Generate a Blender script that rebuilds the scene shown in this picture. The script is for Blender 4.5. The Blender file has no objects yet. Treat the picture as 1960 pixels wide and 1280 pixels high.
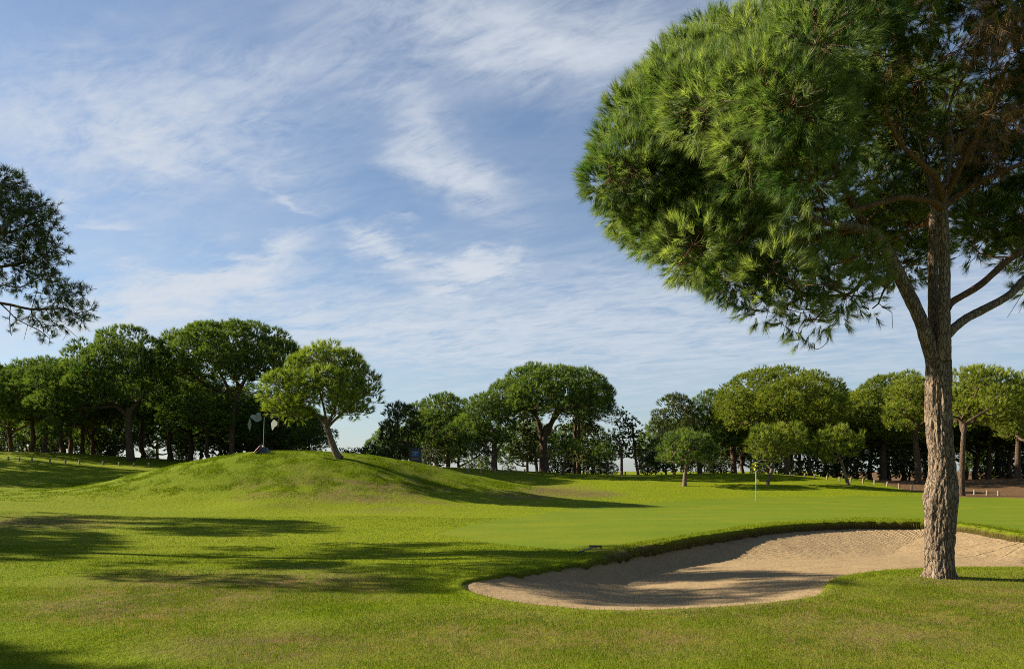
import bpy, math, random
import numpy as np
from mathutils import noise, Vector

rng = np.random.default_rng(11)
random.seed(5)
R = math.radians
F, CX, HY, EYE = 1524.0, 980.0, 900.0, 1.6      # photo focal length in px, principal column, horizon row, eye height

S = bpy.context.scene
COL = S.collection


def P(px, py, Y):
    return np.array([(px - CX) / F * Y, Y, EYE - (py - HY) / F * Y])


# ------------------------------------------------------------------ mesh helpers
def mk(name, verts, faces, mat=None, parent=None, smooth=False, fattr=None, vattr=None, loc=None):
    """faces: (M,k) array of one polygon size, or list of such arrays"""
    verts = np.asarray(verts, np.float32).reshape(-1, 3)
    if loc is not None:
        verts = verts - np.asarray(loc, np.float32)
    fl = faces if isinstance(faces, list) else [faces]
    fl = [np.asarray(f, np.int32) for f in fl if len(f)]
    me = bpy.data.meshes.new(name)
    me.vertices.add(len(verts))
    me.vertices.foreach_set('co', verts.ravel())
    idx = np.concatenate([f.ravel() for f in fl])
    tot = np.concatenate([np.full(len(f), f.shape[1], np.int32) for f in fl])
    st = np.concatenate([[0], np.cumsum(tot)[:-1]]).astype(np.int32)
    me.loops.add(len(idx))
    me.loops.foreach_set('vertex_index', idx)
    me.polygons.add(len(tot))
    me.polygons.foreach_set('loop_start', st)
    me.polygons.foreach_set('loop_total', tot)
    me.polygons.foreach_set('use_smooth', np.full(len(tot), smooth, bool))
    me.update(calc_edges=True)
    for k, a in (fattr or {}).items():
        at = me.attributes.new(k, 'FLOAT', 'FACE')
        at.data.foreach_set('value', np.asarray(a, np.float32).ravel())
    for k, a in (vattr or {}).items():
        at = me.attributes.new(k, 'FLOAT', 'POINT')
        at.data.foreach_set('value', np.asarray(a, np.float32).ravel())
    o = bpy.data.objects.new(name, me)
    COL.objects.link(o)
    if mat:
        me.materials.append(mat)
    if parent:
        o.parent = parent
        if loc is not None:
            o.location = np.asarray(loc) - np.asarray(parent.location)
    elif loc is not None:
        o.location = loc
    return o


def thing(name, label, cat, loc, group=None):
    o = bpy.data.objects.new(name, None)
    COL.objects.link(o)
    o.location = [float(v) for v in loc]
    o.empty_display_size = 0.2
    o['label'] = label
    o['category'] = cat
    if group:
        o['group'] = group
    return o


def nrm(v):
    return v / np.maximum(np.linalg.norm(v, axis=-1, keepdims=True), 1e-9)


class MB:
    """collects boxes, tubes and prisms into one mesh"""
    def __init__(self):
        self.v, self.f, self.n = [], [], 0

    def add(self, v, faces):
        self.v.append(np.asarray(v, float))
        for f in faces:
            self.f.append([i + self.n for i in f])
        self.n += len(v)

    def box(self, c, s, bev=0.0, rz=0.0):
        c = np.asarray(c, float)
        hx, hy, hz = np.asarray(s, float) / 2
        b = min(bev, hx * .9, hy * .9, hz * .9)
        pts = []
        if b <= 0:
            pts = [(x, y, z) for z in (-hz, hz) for x, y in ((-hx, -hy), (hx, -hy), (hx, hy), (-hx, hy))]
            rings = 2
        else:
            for z, i in ((-hz, b), (-hz + b, 0), (hz - b, 0), (hz, b)):
                pts += [(-hx + i, -hy + i, z), (hx - i, -hy + i, z), (hx - i, hy - i, z), (-hx + i, hy - i, z)]
            rings = 4
        pts = np.array(pts)
        cs, sn = math.cos(rz), math.sin(rz)
        pts = np.stack([pts[:, 0] * cs - pts[:, 1] * sn, pts[:, 0] * sn + pts[:, 1] * cs, pts[:, 2]], 1) + c
        fs = [[3, 2, 1, 0], [rings * 4 - 4 + k for k in range(4)]]
        for r in range(rings - 1):
            for k in range(4):
                a, b2 = r * 4 + k, r * 4 + (k + 1) % 4
                fs.append([a, b2, b2 + 4, a + 4])
        self.add(pts, fs)

    def tube(self, pts, rad, k=8):
        v, q = tube(np.asarray(pts, float), np.broadcast_to(np.asarray(rad, float), (len(pts),)), k)
        self.add(v, [list(x) for x in q] + [list(range(k))[::-1], [len(v) - k + i for i in range(k)]])

    def prism(self, poly, origin, ux, uz, th):
        """outline poly (u,w) laid in the plane origin+u*ux+w*uz, given thickness th along its normal"""
        ux, uz = np.asarray(ux, float), np.asarray(uz, float)
        n = nrm(np.cross(ux, uz))
        p = np.asarray(poly, float)
        a = np.asarray(origin, float) + p[:, :1] * ux + p[:, 1:] * uz
        v = np.concatenate([a - n * th / 2, a + n * th / 2])
        m = len(p)
        self.add(v, [list(range(m))[::-1], list(range(m, 2 * m))] + [[i, (i + 1) % m, m + (i + 1) % m, m + i] for i in range(m)])

    def build(self, name, mat, parent=None, smooth=False, loc=None):
        v = np.concatenate(self.v)
        if loc is not None:
            v = v - np.asarray(loc)
        elif parent is not None:
            v = v - np.array(parent.location)
        me = bpy.data.meshes.new(name)
        me.from_pydata([tuple(x) for x in v], [], self.f)
        me.update()
        me.materials.append(mat)
        if smooth:
            for p in me.polygons:
                p.use_smooth = True
        o = bpy.data.objects.new(name, me)
        COL.objects.link(o)
        if parent is not None:
            o.parent = parent
        if loc is not None:
            o.location = [float(x) for x in loc]
        return o


def tube(pts, rad, k=8):
    n = len(pts)
    t = np.gradient(pts, axis=0)
    t = nrm(t)
    ref = np.array([0.31, 0.95, 0.05]) if abs(t[0] @ np.array([0.31, 0.95, 0.05])) < .9 else np.array([1., 0, 0])
    a = np.zeros_like(pts)
    u = ref
    for i in range(n):
        u = u - t[i] * (u @ t[i])
        u = u / max(np.linalg.norm(u), 1e-6)
        a[i] = u
    b = np.cross(t, a)
    th = np.arange(k) * 2 * math.pi / k
    ring = pts[:, None] + rad[:, None, None] * (np.cos(th)[None, :, None] * a[:, None] + np.sin(th)[None, :, None] * b[:, None])
    i = np.arange(n - 1)[:, None] * k
    j = np.arange(k)[None]
    j2 = (j + 1) % k
    q = np.stack([i + j, i + j2, i + k + j2, i + k + j], -1).reshape(-1, 4)
    return ring.reshape(-1, 3), q


# ------------------------------------------------------------------ materials
def copy_thing(src, loc, label, group, rz=0.0, sc=(1, 1, 1)):
    c = src.copy()
    COL.objects.link(c)
    c.location = [float(v) for v in loc]
    c.rotation_euler = (0, 0, rz)
    c.scale = sc
    c['label'] = label
    if group:
        c['group'] = group
    for ch in src.children:
        d = ch.copy()
        COL.objects.link(d)
        d.parent = c
    return c



class NT:
    def __init__(self, tree):
        self.t = tree
        self.n = tree.nodes
        self.l = tree.links

    def new(self, typ, ins=None, **kw):
        nd = self.n.new(typ)
        for k, v in kw.items():
            setattr(nd, k, v)
        for k, v in (ins or {}).items():
            s = nd.inputs[k]
            if isinstance(v, bpy.types.NodeSocket):
                self.l.new(v, s)
            else:
                s.default_value = v
        return nd

    def m(self, op, a, b=None, c=None, clamp=False):
        ins = {0: a}
        if b is not None:
            ins[1] = b
        if c is not None:
            ins[2] = c
        return self.new('ShaderNodeMath', ins, operation=op, use_clamp=clamp).outputs[0]

    def mix(self, f, a, b, mode='MIX'):
        nd = self.n.new('ShaderNodeMix')
        nd.data_type = 'RGBA'
        nd.blend_type = mode
        for s, v in ((nd.inputs[0], f), (nd.inputs[6], a), (nd.inputs[7], b)):
            if isinstance(v, bpy.types.NodeSocket):
                self.l.new(v, s)
            else:
                s.default_value = v if not isinstance(v, tuple) else (*v, 1) if len(v) == 3 else v
        return nd.outputs[2]

    def noise(self, vec, scale, detail=3, rough=.55, dist=0.0):
        nd = self.new('ShaderNodeTexNoise', {'Scale': scale, 'Detail': detail, 'Roughness': rough, 'Distortion': dist})
        if vec is not None:
            self.l.new(vec, nd.inputs['Vector'])
        return nd.outputs['Fac']

    def ramp(self, f, lo, hi):
        return self.new('ShaderNodeMapRange', {0: f, 1: lo, 2: hi, 3: 0.0, 4: 1.0}, clamp=True).outputs[0]

    def attr(self, name):
        return self.new('ShaderNodeAttribute', attribute_name=name).outputs['Fac']

    def mapv(self, vec, scale=(1, 1, 1), rot=(0, 0, 0)):
        return self.new('ShaderNodeMapping', {'Vector': vec, 'Scale': scale, 'Rotation': rot}).outputs[0]


def material(name):
    m = bpy.data.materials.new(name)
    m.use_nodes = True
    m.node_tree.nodes.clear()
    nt = NT(m.node_tree)
    nt.out = nt.n.new('ShaderNodeOutputMaterial')
    return m, nt


def simple(name, col, rough=.6, noise_amt=.15, scale=20., metal=0.0, bump=0.0):
    m, nt = material(name)
    g = nt.new('ShaderNodeTexCoord').outputs['Object']
    f = nt.noise(g, scale, 4)
    c = nt.mix(f, tuple(x * (1 - noise_amt) for x in col), tuple(min(1, x * (1 + noise_amt)) for x in col))
    ins = {'Base Color': c, 'Roughness': rough, 'Metallic': metal}
    if bump:
        ins['Normal'] = nt.new('ShaderNodeBump', {'Strength': bump, 'Distance': .02, 'Height': f}).outputs[0]
    b = nt.new('ShaderNodeBsdfPrincipled', ins)
    nt.l.new(b.outputs[0], nt.out.inputs[0])
    return m


def foliage(name, dark, light, trans=.3, gloss=.06, mid=None):
    m, nt = material(name)
    t = nt.attr('tint')
    c = nt.mix(t, dark, light)
    if mid:
        c = nt.mix(nt.ramp(t, .5, .8), nt.mix(nt.ramp(t, 0., .5), dark, mid), light)
    d = nt.new('ShaderNodeBsdfDiffuse', {'Color': c})
    tc = nt.mix(1.0, c, (1.0, 1.05, .55), 'MULTIPLY')
    tr = nt.new('ShaderNodeBsdfTranslucent', {'Color': tc})
    mx = nt.new('ShaderNodeMixShader', {0: trans, 1: d.outputs[0], 2: tr.outputs[0]})
    gl = nt.new('ShaderNodeBsdfGlossy', {'Color': (1, 1, 1, 1), 'Roughness': .55})
    m2 = nt.new('ShaderNodeMixShader', {0: gloss, 1: mx.outputs[0], 2: gl.outputs[0]})
    nt.l.new(m2.outputs[0], nt.out.inputs[0])
    return m


def bark(name, c_lo, c_mid, c_hi, scale=1.0, bump=1.0):
    m, nt = material(name)
    g = nt.new('ShaderNodeTexCoord').outputs['Object']
    wob = nt.new('ShaderNodeTexNoise', {'Vector': g, 'Scale': 9 * scale, 'Detail': 5}).outputs['Color']
    v0 = nt.new('ShaderNodeVectorMath', {0: g, 1: nt.new('ShaderNodeVectorMath', {0: wob, 'Scale': .085 / scale}, operation='SCALE').outputs[0]}, operation='ADD').outputs[0]
    v = nt.mapv(v0, (1, 1, .24))
    e = nt.new('ShaderNodeTexVoronoi', {'Vector': v, 'Scale': 25 * scale, 'Randomness': 1.0}, feature='DISTANCE_TO_EDGE').outputs['Distance']
    cell = nt.new('ShaderNodeTexVoronoi', {'Vector': v, 'Scale': 25 * scale}).outputs['Color']
    fine = nt.noise(nt.mapv(g, (1, 1, .35)), 70 * scale, 5, .65)
    big = nt.noise(g, 3 * scale, 3)
    plate = nt.m('ADD', nt.m('MULTIPLY', nt.ramp(e, 0.0, .13), .8), nt.m('MULTIPLY', nt.ramp(fine, .3, .6), .2))
    cf = nt.new('ShaderNodeSeparateColor', {0: cell}).outputs[0]
    base = nt.mix(nt.m('MULTIPLY', cf, .8), c_mid, c_hi)
    base = nt.mix(nt.ramp(big, .35, .7), base, c_mid)
    base = nt.mix(nt.m('MULTIPLY', nt.ramp(fine, .45, .8), .5), base, c_lo)
    c = nt.mix(plate, c_lo, base)
    h = nt.m('ADD', nt.m('MULTIPLY', plate, .8), nt.m('MULTIPLY', fine, .35))
    bp = nt.new('ShaderNodeBump', {'Strength': bump, 'Distance': .025 / scale, 'Height': h})
    b = nt.new('ShaderNodeBsdfPrincipled', {'Base Color': c, 'Roughness': .95, 'Specular IOR Level': .1, 'Normal': bp.outputs[0]})
    nt.l.new(b.outputs[0], nt.out.inputs[0])
    return m


def turf_material():
    m, nt = material('turf')
    g = nt.new('ShaderNodeNewGeometry').outputs['Position']
    zg, zd, zr, zs = nt.attr('green'), nt.attr('dry'), nt.attr('rough'), nt.attr('dirt')
    soil = nt.attr('soil')
    n1 = nt.noise(g, .35, 4)
    n2 = nt.noise(g, 2.3, 4, .6)
    n3 = nt.noise(g, 14, 4, .7)
    n4 = nt.noise(g, 60, 3, .7)
    fair = nt.mix(nt.ramp(n1, .3, .7), T_A, T_B)
    fair = nt.mix(nt.m('MULTIPLY', nt.ramp(n2, .4, .75), .55), fair, T_C)
    fair = nt.mix(nt.m('MULTIPLY', nt.ramp(n3, .45, .8), .35), fair, T_D)
    fair = nt.mix(nt.m('MULTIPLY', nt.ramp(n4, .5, .8), .3), fair, T_D)
    # mown bands on the putting green
    sep = nt.new('ShaderNodeSeparateXYZ', {0: g})
    band = nt.m('SINE', nt.m('ADD', nt.m('MULTIPLY', sep.outputs[1], 2.3), nt.m('MULTIPLY', sep.outputs[0], .12)))
    grn = nt.mix(nt.m('MULTIPLY', nt.ramp(band, -1., 1.), .6), T_G1, T_G2)
    grn = nt.mix(nt.m('MULTIPLY', nt.ramp(n2, .35, .75), .45), grn, T_A)
    grn = nt.mix(nt.m('MULTIPLY', nt.ramp(n1, .45, .7), .4), grn, T_C)
    c = nt.mix(nt.m('MULTIPLY', zg, .85), fair, grn)
    rg = nt.mix(nt.ramp(n3, .4, .7), T_R1, T_R2)
    c = nt.mix(nt.m('MULTIPLY', zr, .7), c, rg)
    dmask = nt.m('MULTIPLY', zd, nt.ramp(nt.m('ADD', nt.m('MULTIPLY', n2, .6), nt.m('MULTIPLY', n3, .5)), .34, .62))
    c = nt.mix(dmask, c, nt.mix(n4, (.105, .068, .03), (.16, .115, .05)))
    dirt = nt.mix(n3, (.075, .042, .02), (.16, .10, .052))
    c = nt.mix(nt.m('MULTIPLY', zs, nt.ramp(nt.m('ADD', n2, nt.m('MULTIPLY', zs, .6)), .5, .8)), c, dirt)
    sl = nt.mix(n3, (.022, .014, .007), (.085, .055, .026))
    c = nt.mix(soil, c, sl)
    n5 = nt.noise(g, 5, 4, .65)
    hgt = nt.m('ADD', nt.m('ADD', nt.m('MULTIPLY', n3, .6), nt.m('MULTIPLY', n4, .5)), nt.m('MULTIPLY', n5, 1.6))
    stren = nt.m('SUBTRACT', .75, nt.m('MULTIPLY', zg, .6), clamp=True)
    bp = nt.new('ShaderNodeBump', {'Strength': stren, 'Distance': .05, 'Height': hgt})
    b = nt.new('ShaderNodeBsdfPrincipled', {'Base Color': c, 'Roughness': .9, 'Specular IOR Level': .03, 'Normal': bp.outputs[0]})
    nt.l.new(b.outputs[0], nt.out.inputs[0])
    return m


# linear base colours of the grasses
T_A = (.118, .162, .0045)
T_B = (.152, .182, .0058)
T_C = (.172, .165, .0130)
T_D = (.046, .080, .0025)
T_G1 = (.082, .120, .0100)
T_G2 = (.106, .138, .0120)
T_R1 = (.075, .118, .0030)
T_R2 = (.132, .162, .0050)


def sand_material():
    m, nt = material('sand')
    g = nt.new('ShaderNodeNewGeometry').outputs['Position']
    u, fl = nt.attr('along'), nt.attr('face')
    n1 = nt.noise(g, 1.2, 4)
    n2 = nt.noise(g, 9, 5, .65)
    n3 = nt.noise(g, 90, 3, .7)
    c = nt.mix(n1, (.235, .164, .082), (.310, .219, .115))
    c = nt.mix(nt.m('MULTIPLY', nt.ramp(n2, .45, .8), .35), c, (.15, .105, .058))
    c = nt.mix(nt.m('MULTIPLY', nt.ramp(n3, .5, .85), .28), c, (.13, .09, .05))
    # rake furrows running down the far face
    un = nt.m('ADD', nt.m('MULTIPLY', u, 55.), nt.m('MULTIPLY', n2, 6.5))
    fur = nt.m('MULTIPLY', nt.m('ADD', nt.m('SINE', un), 1.), .5)
    amp = nt.m('MULTIPLY', fl, nt.ramp(nt.noise(g, 3.2, 3), .3, .6))
    # curved rake lines on the floor
    ring = nt.new('ShaderNodeTexWave', {'Vector': g, 'Scale': 3.2, 'Distortion': 7., 'Detail': 2., 'Detail Scale': .5}, wave_type='RINGS').outputs['Fac']
    h = nt.m('ADD', nt.m('MULTIPLY', fur, amp), nt.m('ADD', nt.m('MULTIPLY', n2, .75), nt.m('MULTIPLY', n3, .16)))
    h = nt.m('ADD', h, nt.m('MULTIPLY', nt.m('MULTIPLY', ring, .25), nt.m('SUBTRACT', 1., fl)))
    bp = nt.new('ShaderNodeBump', {'Strength': .85, 'Distance': .03, 'Height': h})
    b = nt.new('ShaderNodeBsdfPrincipled', {'Base Color': c, 'Roughness': .95, 'Specular IOR Level': .1, 'Normal': bp.outputs[0]})
    nt.l.new(b.outputs[0], nt.out.inputs[0])
    return m


M_TURF = turf_material()
M_SAND = sand_material()
M_BLADE = foliage('grass_blades', (.062, .112, .003), (.33, .235, .062), .35, .006, (.190, .240, .006))
M_PINE = foliage('pine_needles', (.044, .090, .018), (.205, .260, .045), .52, .015)
M_PINE_Y = foliage('pine_needles_yellow', (.055, .098, .008), (.290, .320, .030), .40, .015)
M_LEAF = foliage('olive_leaves', (.030, .052, .012), (.140, .165, .035), .3, .02)
M_HERO = foliage('long_needles', (.050, .105, .022), (.285, .345, .088), .58, .02)
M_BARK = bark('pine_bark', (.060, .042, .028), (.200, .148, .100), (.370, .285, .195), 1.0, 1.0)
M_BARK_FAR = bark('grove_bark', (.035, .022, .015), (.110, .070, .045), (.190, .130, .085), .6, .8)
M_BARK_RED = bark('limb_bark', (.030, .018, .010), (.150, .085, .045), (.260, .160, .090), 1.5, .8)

# ------------------------------------------------------------------ terrain
CTRL = []
for x in (-14, -7, 0, 7, 14):
    for y in (2, 6, 9.5):
        CTRL.append((x, y, 0.0))
for px, py, Y in [
    (0, 1090, 13), (0, 1000, 22), (0, 960, 30), (0, 925, 42), (200, 925, 42), (-300, 925, 42), (0, 880, 52), (0, 865, 58),
    (300, 884, 60), (230, 914, 41.8), (350, 887, 41.5), (450, 871, 41.2), (540, 866, 41.3), (700, 875, 41.5), (150, 868, 60), (-300, 868, 58), (500, 965, 33.5), (700, 985, 27), (300, 985, 27), (300, 1040, 17.5),
    (700, 1050, 16.2), (900, 1000, 23.5), (1000, 966, 36), (1200, 962, 39), (1447, 958, 42), (1200, 932, 50),
    (1000, 932, 50), (1040, 903, 63), (870, 894, 62), (1250, 908, 63), (1400, 905, 64), (1550, 911, 63),
    (1310, 930, 52), (1470, 928, 52), (1625, 928, 52), (1745, 937, 52), (1700, 952, 44), (1960, 951, 46),
    (1845, 949, 47), (1960, 916, 60), (1700, 919, 62), (1600, 998, 21.8), (1300, 1030, 17), (1900, 1013, 19.3),
    (1090, 1079, 12.8), (1770, 1086, 13.1), (1500, 950, 45),
    # the mound with the lone pine
    (580, 866, 41.5), (500, 868, 41), (650, 872, 41), (400, 877, 41.5), (310, 896, 42), (730, 879, 41.5), (790, 889, 42), (860, 901, 43),
    (950, 918, 44), (580, 974, 33.3), (400, 968, 34), (750, 970, 34), (250, 952, 36), (900, 957, 37), (580, 922, 37.2),
    (420, 930, 37), (740, 930, 37.4), (820, 930, 39),
]:
    CTRL.append(tuple(P(px, py, Y)))
CTRL += [(-13, 49, 1.5), (-9, 52, 1.5), (-20, 50, 1.6), (-38, 20, 1.2), (30, 14, .1), (34, 26, .2), (50, 50, .6), (-60, 55, 3.0),
         (-30, 76, 1.9), (-10, 76, .9), (8, 76, .3), (22, 76, .3), (36, 76, .3), (0, -20, 0), (-30, -10, .1), (30, -10, .1),
         (-24, 68, 2.3), (25, 68, .8), (2, 68, 1.0), (-45, 76, 2.0)]
CTRL = np.array(CTRL, float)


def _phi(r2):
    return .5 * r2 * np.log(np.maximum(r2, 1e-12))


_n = len(CTRL)
_xy = CTRL[:, :2] / 10
_K = _phi(((_xy[:, None] - _xy[None]) ** 2).sum(-1)) + np.eye(_n) * .002
_Q = np.concatenate([np.ones((_n, 1)), _xy], 1)
_A = np.block([[_K, _Q], [_Q.T, np.zeros((3, 3))]])
_w = np.linalg.solve(_A, np.concatenate([CTRL[:, 2], np.zeros(3)]))


def sstep(a, b, x):
    t = np.clip((x - a) / (b - a), 0, 1)
    return t * t * (3 - 2 * t)


def ground(X, Y):
    X, Y = np.atleast_1d(np.asarray(X, float)), np.atleast_1d(np.asarray(Y, float))
    sh = X.shape
    x, y = X.ravel(), Y.ravel()
    out = np.empty(len(x))
    for i in range(0, len(x), 40000):
        q = np.stack([x[i:i + 40000], y[i:i + 40000]], 1) / 10
        r2 = ((q[:, None] - _xy[None]) ** 2).sum(-1)
        out[i:i + 40000] = _phi(r2) @ _w[:_n] + _w[_n] + q @ _w[_n + 1:]
    fx = np.abs(x)
    d = np.maximum(np.maximum(sstep(72, 110, y), sstep(46, 90, fx)), sstep(-12, -40, y) if False else 1 - sstep(-40, -14, y))
    out = np.clip(out, -2, 5)
    farz = np.where(y > 60, -3.0, np.where(x < 0, 1.5, 0.0))
    out = out * (1 - d) + farz * d
    return out.reshape(sh)


def gz(x, y):
    return float(ground(x, y)[0])


def hit(px, py, Y0):
    Y = Y0
    for _ in range(30):
        z = gz((px - CX) / F * Y, Y)
        Y = .5 * Y + .5 * (EYE - z) * F / max(py - HY, 4)
    return np.array([(px - CX) / F * Y, Y])


def catmull(p, step, closed):
    p = np.asarray(p, float)
    n = len(p)
    out = []
    for i in range(n if closed else n - 1):
        a, b, c, d = (p[(i - 1) % n], p[i], p[(i + 1) % n], p[(i + 2) % n]) if closed else (p[max(i - 1, 0)], p[i], p[i + 1], p[min(i + 2, n - 1)])
        m = max(2, int(np.linalg.norm(c - b) / step))
        for t in np.arange(m) / m:
            out.append(.5 * (2 * b + (c - a) * t + (2 * a - 5 * b + 4 * c - d) * t * t + (3 * b - a - 3 * c + d) * t ** 3))
    if not closed:
        out.append(p[-1])
    return np.array(out)


near_img = [(886, 1121), (905, 1133), (950, 1146), (1000, 1154), (1060, 1161), (1130, 1167), (1200, 1168), (1280, 1166), (1360, 1162),
            (1440, 1157), (1520, 1147), (1562, 1139), (1578, 1127), (1584, 1114), (1605, 1104), (1650, 1096), (1700, 1091), (1770, 1087),
            (1850, 1085), (1960, 1085)]
far_img = [(1960, 1022), (1850, 1005), (1770, 999), (1640, 998), (1540, 1002), (1450, 1010), (1380, 1020), (1320, 1029), (1260, 1041),
           (1212, 1050), (1185, 1060), (1130, 1074), (1050, 1087), (980, 1096), (920, 1106), (892, 1113)]
near_w = [hit(a, b, 11) for a, b in near_img]
far_w = [hit(a, b, 20 if a > 1250 else 14) for a, b in far_img]
side_w = [np.array(q) for q in ((11.5, 13.3), (13.6, 14.6), (14.4, 16.4), (13.6, 17.6))]
poly = np.array(near_w + side_w + far_w)
POLY = catmull(poly, .07, True)
nearL = catmull(np.array(near_w), .15, False)
farL = catmull(np.array([side_w[-1]] + far_w), .15, False)


def seg_dist(pts, L, closed=False):
    A = L
    B = np.roll(L, -1, 0) if closed else L[1:]
    A = L if closed else L[:-1]
    out = np.full(len(pts), 1e9)
    arc = np.zeros(len(pts))
    cum = np.concatenate([[0], np.cumsum(np.linalg.norm(B - A, axis=1))])
    for i in range(0, len(pts), 20000):
        p = pts[i:i + 20000]
        ab = B - A
        ap = p[:, None] - A[None]
        t = np.clip((ap * ab).sum(-1) / np.maximum((ab * ab).sum(-1), 1e-12), 0, 1)
        d = np.linalg.norm(ap - t[..., None] * ab, axis=-1)
        k = d.argmin(1)
        r = np.arange(len(p))
        out[i:i + 20000] = d[r, k]
        arc[i:i + 20000] = cum[k] + t[r, k] * np.linalg.norm(ab[k], axis=1)
    return out, arc


def inside(pts, L):
    x, y = pts[:, 0], pts[:, 1]
    res = np.zeros(len(pts), bool)
    x1, y1 = L[:, 0], L[:, 1]
    x2, y2 = np.roll(x1, -1), np.roll(y1, -1)
    for a, b, c, d in zip(x1, y1, x2, y2):
        if b == d:
            continue
        cond = (b > y) != (d > y)
        res ^= cond & (x < (c - a) * (y - b) / (d - b) + a)
    return res


def sdf(pts):
    out = np.full(len(pts), 9.0)
    lo, hi = POLY.min(0) - 1.5, POLY.max(0) + 1.5
    k = np.where(((pts > lo) & (pts < hi)).all(1))[0]
    if len(k):
        d, _ = seg_dist(pts[k], POLY[::2], True)
        out[k] = np.where(inside(pts[k], POLY), -d, d)
    return out


def fbm(x, y, s, seed=0, oct=3):
    o = np.empty(len(x))
    for i in range(len(x)):
        o[i] = noise.fractal(Vector((x[i] * s, y[i] * s, seed * 7.3)), 1.0, 2.0, oct)
    return o


def proj(x, y, z):
    yy = np.maximum(y, .5)
    return CX + x / yy * F, HY - (z - EYE) / yy * F


def in_img_poly(px, py, pl):
    return inside(np.stack([px, py], 1), np.array(pl, float))


def ell(px, py, cx, cy, rx, ry):
    return np.clip(1.35 - np.sqrt(((px - cx) / rx) ** 2 + ((py - cy) / ry) ** 2), 0, 1)


GREEN_W = None


def masks(x, y, z):
    px, py = proj(x, y, z)
    vis = (y > 5)
    wob = fbm(x, y, .5, 3, 2) * 6
    green = np.zeros(len(x))
    gp = [(900, 1003), (1020, 985), (1130, 967), (1300, 958), (1447, 950), (1700, 948), (1960, 953), (2600, 953), (2600, 1050), (1960, 1013),
          (1850, 998), (1770, 991), (1640, 990), (1540, 993), (1450, 1000), (1260, 1031), (1180, 1043), (1080, 1050), (940, 1040), (840, 1020)]
    k = vis & (y > 12)
    green[k] = in_img_poly(px[k] + wob[k] * .3, py[k] + wob[k] * .2, gp)
    dry = np.zeros(len(x))
    for e in [(330, 1135, 260, 42), (560, 1120, 240, 30), (220, 1165, 200, 34), (1060, 940, 75, 12), (1130, 946, 60, 8), (1000, 948, 60, 8),
              (700, 955, 110, 9), (1530, 1225, 70, 10), (1240, 1050, 30, 8), (1180, 1060, 60, 12)]:
        dry = np.maximum(dry, ell(px, py, *e))
    for e in [(940, 1220, 280, 60), (1500, 1170, 200, 40), (1700, 1200, 300, 80), (1850, 1150, 240, 60), (1200, 1225, 260, 45), (560, 1235, 260, 40), (1340, 1170, 200, 25), (60, 1000, 200, 14), (1800, 1112, 90, 14)]:
        dry = np.maximum(dry, .8 * ell(px, py, *e))
    bn = fbm(x * .25, y * 1.4, 1.0, 17, 3)
    dry = np.maximum(dry, ell(px, py, 720, 935, 270, 42) * np.clip(.35 + 2.2 * bn, 0, .9))
    dry = np.clip(dry + wob * .04 * (dry > 0), 0, 1) * vis
    rough = sstep(.25, 1.2, z) * ((x > -26) & (x < 2) & (y > 32) & (y < 45))
    rough = np.maximum(rough, (np.clip(1.2 - y / 12, 0, 1)))
    dirt = np.zeros(len(x))
    k = vis & (y > 45)
    dirt[k] = in_img_poly(px[k], py[k] + wob[k] * .4, [(1590, 912), (1655, 915), (1745, 941), (1830, 951), (1960, 953), (2800, 953), (2800, 880), (1590, 880)])
    dirt = np.maximum(dirt, .75 * sstep(63, 68, y) * (y < 130))
    return green, dry, rough, dirt


def axis(lo, a, b, hi, fine, grow):
    mid = list(np.arange(a, b + 1e-6, fine))
    up, s = [], fine
    x = b
    while x < hi:
        s *= grow
        x += s
        up.append(x)
    dn, s, x = [], fine, a
    while x > lo:
        s *= grow
        x -= s
        dn.append(x)
    return np.array(dn[::-1] + mid + up)


gx = axis(-2500, -11, 15, 2500, .13, 1.045)
gy = axis(-400, 6, 23, 4000, .10, 1.028)
GX, GY = np.meshgrid(gx, gy)
gxy = np.stack([GX.ravel(), GY.ravel()], 1)
sd = sdf(gxy)
# snap the grid to the bunker edge
near_edge = np.where(np.abs(sd) < .075)[0]
for i in near_edge:
    d = POLY - gxy[i]
    j = (d * d).sum(1).argmin()
    gxy[i] = POLY[j]
sd[near_edge] = 0
zz = ground(gxy[:, 0], gxy[:, 1])
und = np.zeros(len(zz))
k = (gxy[:, 1] > 0) & (gxy[:, 1] < 95) & (np.abs(gxy[:, 0]) < 60)
und[k] = fbm(gxy[k, 0], gxy[k, 1], .9, 1, 4)
rk = sstep(.25, 1.2, zz) * ((gxy[:, 0] > -26) & (gxy[:, 0] < 2) & (gxy[:, 1] > 32) & (gxy[:, 1] < 46))
mg, md, mr, ms = masks(gxy[:, 0], gxy[:, 1], zz)
amp = (.012 + .035 * rk) * (1 - .85 * mg) * (np.abs(sd) > .3)
zz = zz + und * amp
ny, nx = GX.shape
ii = np.arange((ny - 1) * nx).reshape(ny - 1, nx)[:, :-1].ravel()
quads = np.stack([ii, ii + 1, ii + nx + 1, ii + nx], 1)
cen = sd[quads]
keep = ~((cen <= 0).all(1))
gv = np.stack([gxy[:, 0], gxy[:, 1], zz], 1)
o = mk('ground', gv, quads[keep], M_TURF, smooth=True, vattr={'green': mg, 'dry': md, 'rough': mr, 'dirt': ms, 'soil': np.zeros(len(zz))})
o['kind'] = 'structure'

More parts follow.
